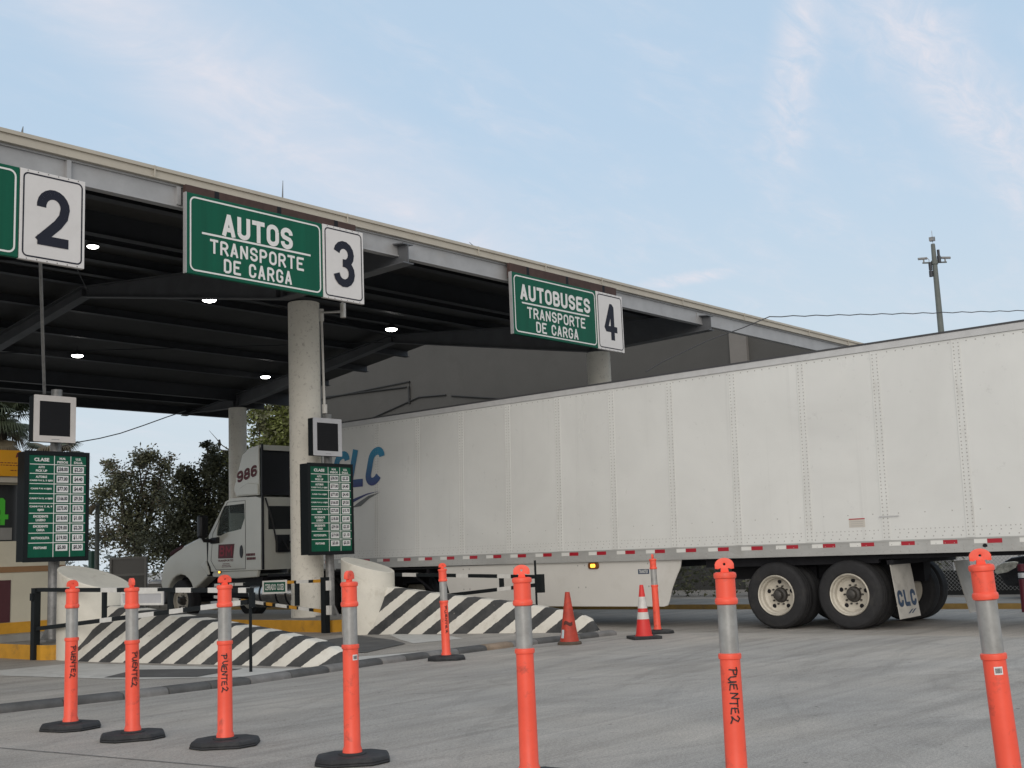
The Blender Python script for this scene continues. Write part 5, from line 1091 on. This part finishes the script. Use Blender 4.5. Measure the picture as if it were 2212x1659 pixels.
q = MB(); obox(q, W+.01, W+.75, .1, .7, 0, zt-.78); obox(q, W+.06, W+.35, .05, .099, .1, zt-.85); obox(q, W+.42, W+.70, .05, .099, .1, zt-.85); obj('side_box', q, M['cabinet'], t, smooth=0)
q = MB(); c_ = p0+ux*(W+.22); q.lathe([(.22, 0), (.20, .06), (.10, .11), (.02, .12)], 18, (c_.x+.2*uy.x, c_.y+.2*uy.y, zt-.78)); obj('white_cap', q, M['white_tag'], t)

# ------------------------------------------------------------------ trees
def leaves(q, c, rad, n, size, mats_, flat=.8):
    for _ in range(n):
        d = Vector((random.gauss(0, 1), random.gauss(0, 1), random.gauss(0, 1)*flat)); 
        p = c+d*rad*.5
        a = Vector((random.gauss(0, 1), random.gauss(0, 1), random.gauss(0, .6))).normalized(); b = a.cross(Vector((random.gauss(0, 1), random.gauss(0, 1), random.gauss(0, 1)))).normalized()
        s = size*random.uniform(.6, 1.35); w_ = s*.48
        q.add([p, p+a*s*.5+b*w_*.5, p+a*s, p+a*s*.5-b*w_*.5], [(0, 1, 2, 3)], random.choice(mats_))
def tree(name, label, base, clumps, th, tr_, nl, size, leafmats, seed, group='trees beyond the toll lanes', spread=1.):
    """clumps: world centre + radius; leaves gather round the twigs of each clump"""
    random.seed(seed)
    t = thing(name, label, 'tree', base, group)
    base = Vector(base); q = MB(); lf = MB(); nl = int(nl*1.05); size *= 1.08
    fork = base+Vector((random.uniform(-.2, .2), random.uniform(-.2, .2), th))
    q.tube([base-Vector((0, 0, .2)), base.lerp(fork, .5)+Vector((.05, .04, 0)), fork], [tr_*1.25, tr_, tr_*.8], 9)
    for c, rd, wgt in clumps:
        c = Vector(c); mid = fork.lerp(c, .5)+Vector((random.uniform(-.3, .3), random.uniform(-.3, .3), .25))
        q.tube([fork, mid, c], [tr_*.55, tr_*.32, tr_*.12], 6)
        nt = max(3, int(9*wgt))
        for _ in range(nt):
            d = Vector((random.gauss(0, 1), random.gauss(0, 1), random.gauss(.15, .85))).normalized(); e = c+d*rd*random.uniform(.55, 1.15)
            m1 = c.lerp(e, .5)+Vector((random.uniform(-.1, .1), random.uniform(-.1, .1), .05)); q.tube([c, m1, e], [tr_*.11, tr_*.07, tr_*.025], 4)
            pick = [random.choice((0, 0, 1)), random.choice((0, 1, 1, 2)), random.choice((0, 1, 2))]
            for s_ in (m1, e): leaves(lf, s_, rd*.42*spread, int(nl*wgt/nt/2), size, pick)
    obj('trunk', q, M['bark'], t); obj('crown', lf, leafmats, t, smooth=0, fix=False)
    return t
def clump(x, y, dep, rad, w_=1., dd=0): return (DP(x, y, dep+dd), rad, w_)
DARK = [M['leaf_a'], M['leaf_b'], M['leaf_c']]
x, y = at(300, 44)
tree('broadleaf_tree', 'dark loose tree with an open ragged crown left of the truck hood', (x, y, -.13), [clump(215, 1100, 44, .8, .8, 1), clump(232, 1065, 44, .65, .5), clump(258, 1040, 44, .7, .7, -1), clump(240, 1010, 44, .38, .3, 1), clump(285, 1050, 44, .9, 1.0), clump(302, 1012, 44, .55, .55), clump(325, 1000, 44, .6, .65, -1), clump(335, 1035, 44, .8, .9, 1), clump(352, 1010, 44, .5, .45), clump(262, 1110, 44, 1.0, 1.1), clump(315, 1095, 44, 1.1, 1.4), clump(355, 1085, 44, .9, 1.1, 1), clump(215, 1165, 44, .8, .8), clump(275, 1165, 44, 1.1, 1.5, -1), clump(335, 1155, 44, 1.2, 1.7)], 1.9, .17, 950, .125, DARK, 11)
x, y = at(440, 41)
tree('broadleaf_tree', 'dense dark green tree rising behind the truck hood', (x, y, -.13), [clump(395, 1040, 41, .6, .8), clump(425, 1020, 41, .6, .8), clump(450, 990, 41, .5, .6, 1), clump(448, 966, 41, .22, .2), clump(470, 1000, 41, .6, .8), clump(492, 1030, 41, .7, 1.0), clump(400, 1090, 41, .9, 1.6), clump(450, 1060, 41, 1.0, 2.0), clump(490, 1090, 41, 1.0, 1.8), clump(385, 1140, 41, .8, 1.5), clump(430, 1130, 41, 1.1, 2.2), clump(480, 1150, 41, 1.1, 2.2), clump(395, 1180, 41, 1.0, 1.8), clump(350, 1180, 41, .9, 1.5), clump(520, 1060, 41, .8, 1.2), clump(530, 1130, 41, 1., 1.5)], 1.6, .2, 1000, .12, [M['leaf_a'], M['leaf_a'], M['leaf_b']], 12)
x, y = at(575, 47)
tree('broadleaf_tree', 'light green tree with sky gaps between the two pale columns', (x, y, -.13), [clump(560, 905, 47, .6, .7), clump(590, 890, 47, .8, 1.2), clump(608, 925, 47, .9, 1.5), clump(575, 935, 47, .8, 1.1, 1), clump(600, 960, 47, .9, 1.2), clump(560, 968, 47, .7, .8), clump(628, 900, 47, .9, 1.2), clump(480, 1010, 47, .35, .4), clump(486, 985, 47, .3, .3), clump(540, 1000, 47, .8, .8), clump(640, 960, 47, 1., 1.), clump(650, 1020, 47, 1.2, 1.2)], 3.2, .2, 900, .16, [M['leaf_l'], M['leaf_b'], M['leaf_l']], 13)
q = MB(); q.tube([DP(530, 1010, 46), DP(500, 975, 46), DP(473, 972, 46), DP(462, 970, 46)], [.05, .04, .025, .008], 5); q.tube([DP(500, 975, 46), DP(480, 962, 46), DP(452, 930, 46)], [.03, .02, .006], 5)
tag(obj('bare_branch', q, M['bark']), 'bare curved branch reaching left in front of the sky', 'branch')
random.seed(31)
p = DP(474, 966, 46); q = MB(); q.lathe([(.01, 0), (.055, .05), (.07, .12), (.05, .2), (.045, .24), (.04, .28), (.01, .31)], 10, tuple(p)); q.tube([p+Vector((0, 0, .06)), p+Vector((.04, .02, -.10))], [.035, .015], 6); q.tube([p+Vector((0, 0, .26)), p+Vector((-.06, .04, .25))], [.02, .005], 5)
tag(obj('bird', q, M['under']), 'small dark bird perched on the bare branch', 'bird')
def hedge(name, label, pts, hgt, dep_w, nl, size, mats_, seed):
    random.seed(seed); q = MB()
    for (ax, ay), (bx_, by_) in zip(pts, pts[1:]):
        ln = math.hypot(bx_-ax, by_-ay)
        for _ in range(int(nl*ln)):
            f_ = random.random(); z = random.uniform(0, 1)**.8*hgt*(1+.25*math.sin(f_*ln*1.3)+.12*math.sin(f_*ln*4.1))
            leaves(q, Vector((ax+(bx_-ax)*f_+random.gauss(0, dep_w*.5), ay+(by_-ay)*f_+random.gauss(0, dep_w*.5), z-.1)), .3, 3, size, mats_)
    return tag(obj(name, q, DARK, smooth=0, fix=False), label, 'hedge')
hedge('hedge', 'dark hedge behind the truck hood below the trees', [at(228, 48), at(420, 50), at(640, 54), at(760, 56)], 2.4, 1.0, 130, .16, (0, 0, 1, 2), 5)
hedge('hedge', 'dark shrubs behind the wire fence seen under the trailer', [(27.5, 10.6), (27.5, 24)], 1.5, .5, 150, .13, (0, 0, 1), 6)
q = MB(); q.box((27.2, -4, -.2), (27.4, 10.4, 1.7)); tag(obj('low_wall', q, M['white_tag'], bevel=.02), 'pale low wall behind the chain link fence at the right', 'wall')
random.seed(8)
q = MB()
for k in range(420):
    xx = random.uniform(-260, 330); hh = 3+2.2*math.sin(xx*.05)+1.5*math.sin(xx*.17+2)
    leaves(q, Vector((xx*1.1-20, 300+random.uniform(-8, 8), random.uniform(0, 1)*hh)), 4.5, 9, 1.8, (0, 1, 2))
tag(obj('distant_treeline', q, [mat('hazed_foliage_a', (.10, .12, .12), .8), mat('hazed_foliage_b', (.13, .15, .15), .8), mat('hazed_foliage_c', (.09, .11, .12), .8)], smooth=0, fix=False), kind='stuff')  # leaf colours greyed and blued to carry the distance haze
# palm
random.seed(17); hd_ = DP(2, 905, 46)
t = thing('fan_palm', 'fan palm with green and dry fronds behind the left display box', 'palm tree', (hd_.x, hd_.y, -.1), 'palms behind the booth')
q = MB(); q.tube([(hd_.x, hd_.y, -.2), (hd_.x+.1, hd_.y, 3), (hd_.x, hd_.y, hd_.z)], [.3, .24, .22], 12); obj('trunk', q, M['bark'], t)
q = MB()
def frond(q, hub, az, el, ln, dry):
    d = Vector((math.cos(az)*math.cos(el), math.sin(az)*math.cos(el), math.sin(el))); side = d.cross(Vector((0, 0, 1))).normalized(); nn = side.cross(d)
    c = hub+d*ln*.45; q.tube([hub, c], [.03, .015], 4, dry)
    for k in range(22):
        a = R(-78+156*k/21); v_ = (d*math.cos(a)+side*math.sin(a)); L1 = ln*.62*(.75+.25*math.cos(a)); wv = .032
        pr_ = v_.cross(nn).normalized()*wv; m_ = c+v_*L1*.6; e = c+v_*L1-Vector((0, 0, L1*(.35 if not dry else .6)*random.uniform(.7, 1.2)))
        q.add([c-pr_*.3, c+pr_*.3, m_+pr_, m_-pr_, e], [(0, 1, 2, 3), (3, 2, 4)], dry)
for k in range(70): frond(q, hd_+Vector((0, 0, random.uniform(-.2, .2))), random.uniform(0, 6.3), R(random.uniform(-35, 75)), random.uniform(1.3, 1.9), 0)
for k in range(60): frond(q, hd_-Vector((0, 0, random.uniform(.2, 1.9))), random.uniform(0, 6.3), R(random.uniform(-80, -30)), random.uniform(1.1, 1.6), 1)
obj('fronds', q, [M['palm_g'], M['palm_b']], t, smooth=0, fix=False)
h2 = DP(110, 985, 52)
t = thing('fan_palm', 'lower fan palm showing behind and right of the price board', 'palm tree', (h2.x, h2.y, -.1), 'palms behind the booth')
q = MB(); q.tube([(h2.x, h2.y, -.2), (h2.x, h2.y, h2.z)], [.28, .2], 10); obj('trunk', q, M['bark'], t)
q = MB()
for k in range(30): frond(q, h2, random.uniform(0, 6.3), R(random.uniform(-50, 40)), random.uniform(1.3, 1.8), random.choice((0, 0, 1)))
obj('fronds', q, [M['palm_g'], M['palm_b']], t, smooth=0, fix=False)

# ------------------------------------------------------------------ fence, parked car and post at the far right
t = thing('wire_fence', 'chain link fence with dark cloth along its foot beyond the trailer', 'fence', (26.2, 6, -.1))
q = MB(); FX = 26.2
for k in range(-40, 175):
    y = k*.085
    for s in (1, -1):
        a = (FX, y, 0.0); b = (FX, y+s*1.9, 1.9)
        q.tube([a, b], .0032, 3)
obj('wire_mesh', q, M['mesh'], t, smooth=0)
for y in (0.5, 3.2, 5.9, 8.6, 11.3, 14.): q = MB(); q.lathe([(.03, -.2), (.03, 2.0)], 10, (FX+.04, y, 0)); obj('fence_post', q, M['galv'], t)
q = MB(); q.tube([(FX, -3, 1.92), (FX, 15, 1.92)], .022, 8); obj('top_rail', q, M['galv'], t)
q = MB(); q.box((FX+.05, -3, -.1), (FX+.06, 15, .44)); obj('fence_cloth', q, M['screen_cloth'], t, smooth=0)
t = thing('parked_car', 'black car nose with a clear headlight behind the leaning orange post', 'car', (23.9, 5.2, .02))
cx0, cx1, yf = 23.0, 24.75, 7.95
bd = [(yf, .42), (yf-.02, .62), (yf-.25, .74), (yf-1.1, .86), (yf-1.35, .88), (yf-2.1, 1.34), (yf-3.4, 1.36), (yf-4.2, .95), (yf-4.4, .85), (yf-4.4, .3), (yf-4.05, .22)]+[(yf-3.6+.34*math.cos(R(a)), .30+.34*math.sin(R(a))) for a in (200, 150, 110, 70, 30, -20)]+[(yf-1.2, .2)]+[(yf-.85+.34*math.cos(R(a)), .30+.34*math.sin(R(a))) for a in (200, 150, 110, 70, 30, -20)]+[(yf-.1, .22)]
q = MB(); q.prism(bd, 0, cx0, cx1); cb = obj('body', q, M['carpaint'], t, bevel=.06, seg=3)
q = MB(); q.prism([(yf-1.5, .92), (yf-2.1, 1.28), (yf-3.3, 1.29), (yf-3.9, .95)], 0, cx0-.004, cx0+.03); obj('side_window', q, M['darkglass'], cb, smooth=0)
hl = [XP(x, y, cx0-.01) for x, y in ((2148, 1237), (2152, 1222), (2168, 1215), (2190, 1212.5), (2200, 1214), (2194, 1226), (2176, 1236), (2155, 1240))]
q = MB(); q.prism([(p_.y, p_.z) for p_ in hl], 0, cx0-.012, cx0+.05); obj('headlight', q, M['headlight'], cb, bevel=.01, seg=3)
for y in (yf-.85, yf-3.6):
    for x in (cx0+.02, cx1-.22): q = MB(); q.lathe([(.18, 0), (.30, .02), (.31, .1), (.30, .18), (.18, .2)], 28, (x, y, .30), 'x'); obj('wheel', q, M['tyre'], cb)
c = ZP(2215, 1322, -.13); q = MB(); zt = XP(2209, 1218, c.x).z
q.lathe([(.055, -.2), (.055, c.z+.55)], 16, (c.x, c.y, 0)); t = obj('marker_post', q, M['maroonpost']); tag(t, 'maroon post with a white band at the right edge', 'post')
q = MB(); q.lathe([(.057, .44), (.057, .52)], 16, (c.x, c.y, 0)); obj('white_band', q, M['white_tag'], t)
q = MB(); q.lathe([(.054, .5505), (.054, zt)], 16, (c.x, c.y, 0)); obj('post_top', q, M['maroonpost'], t)
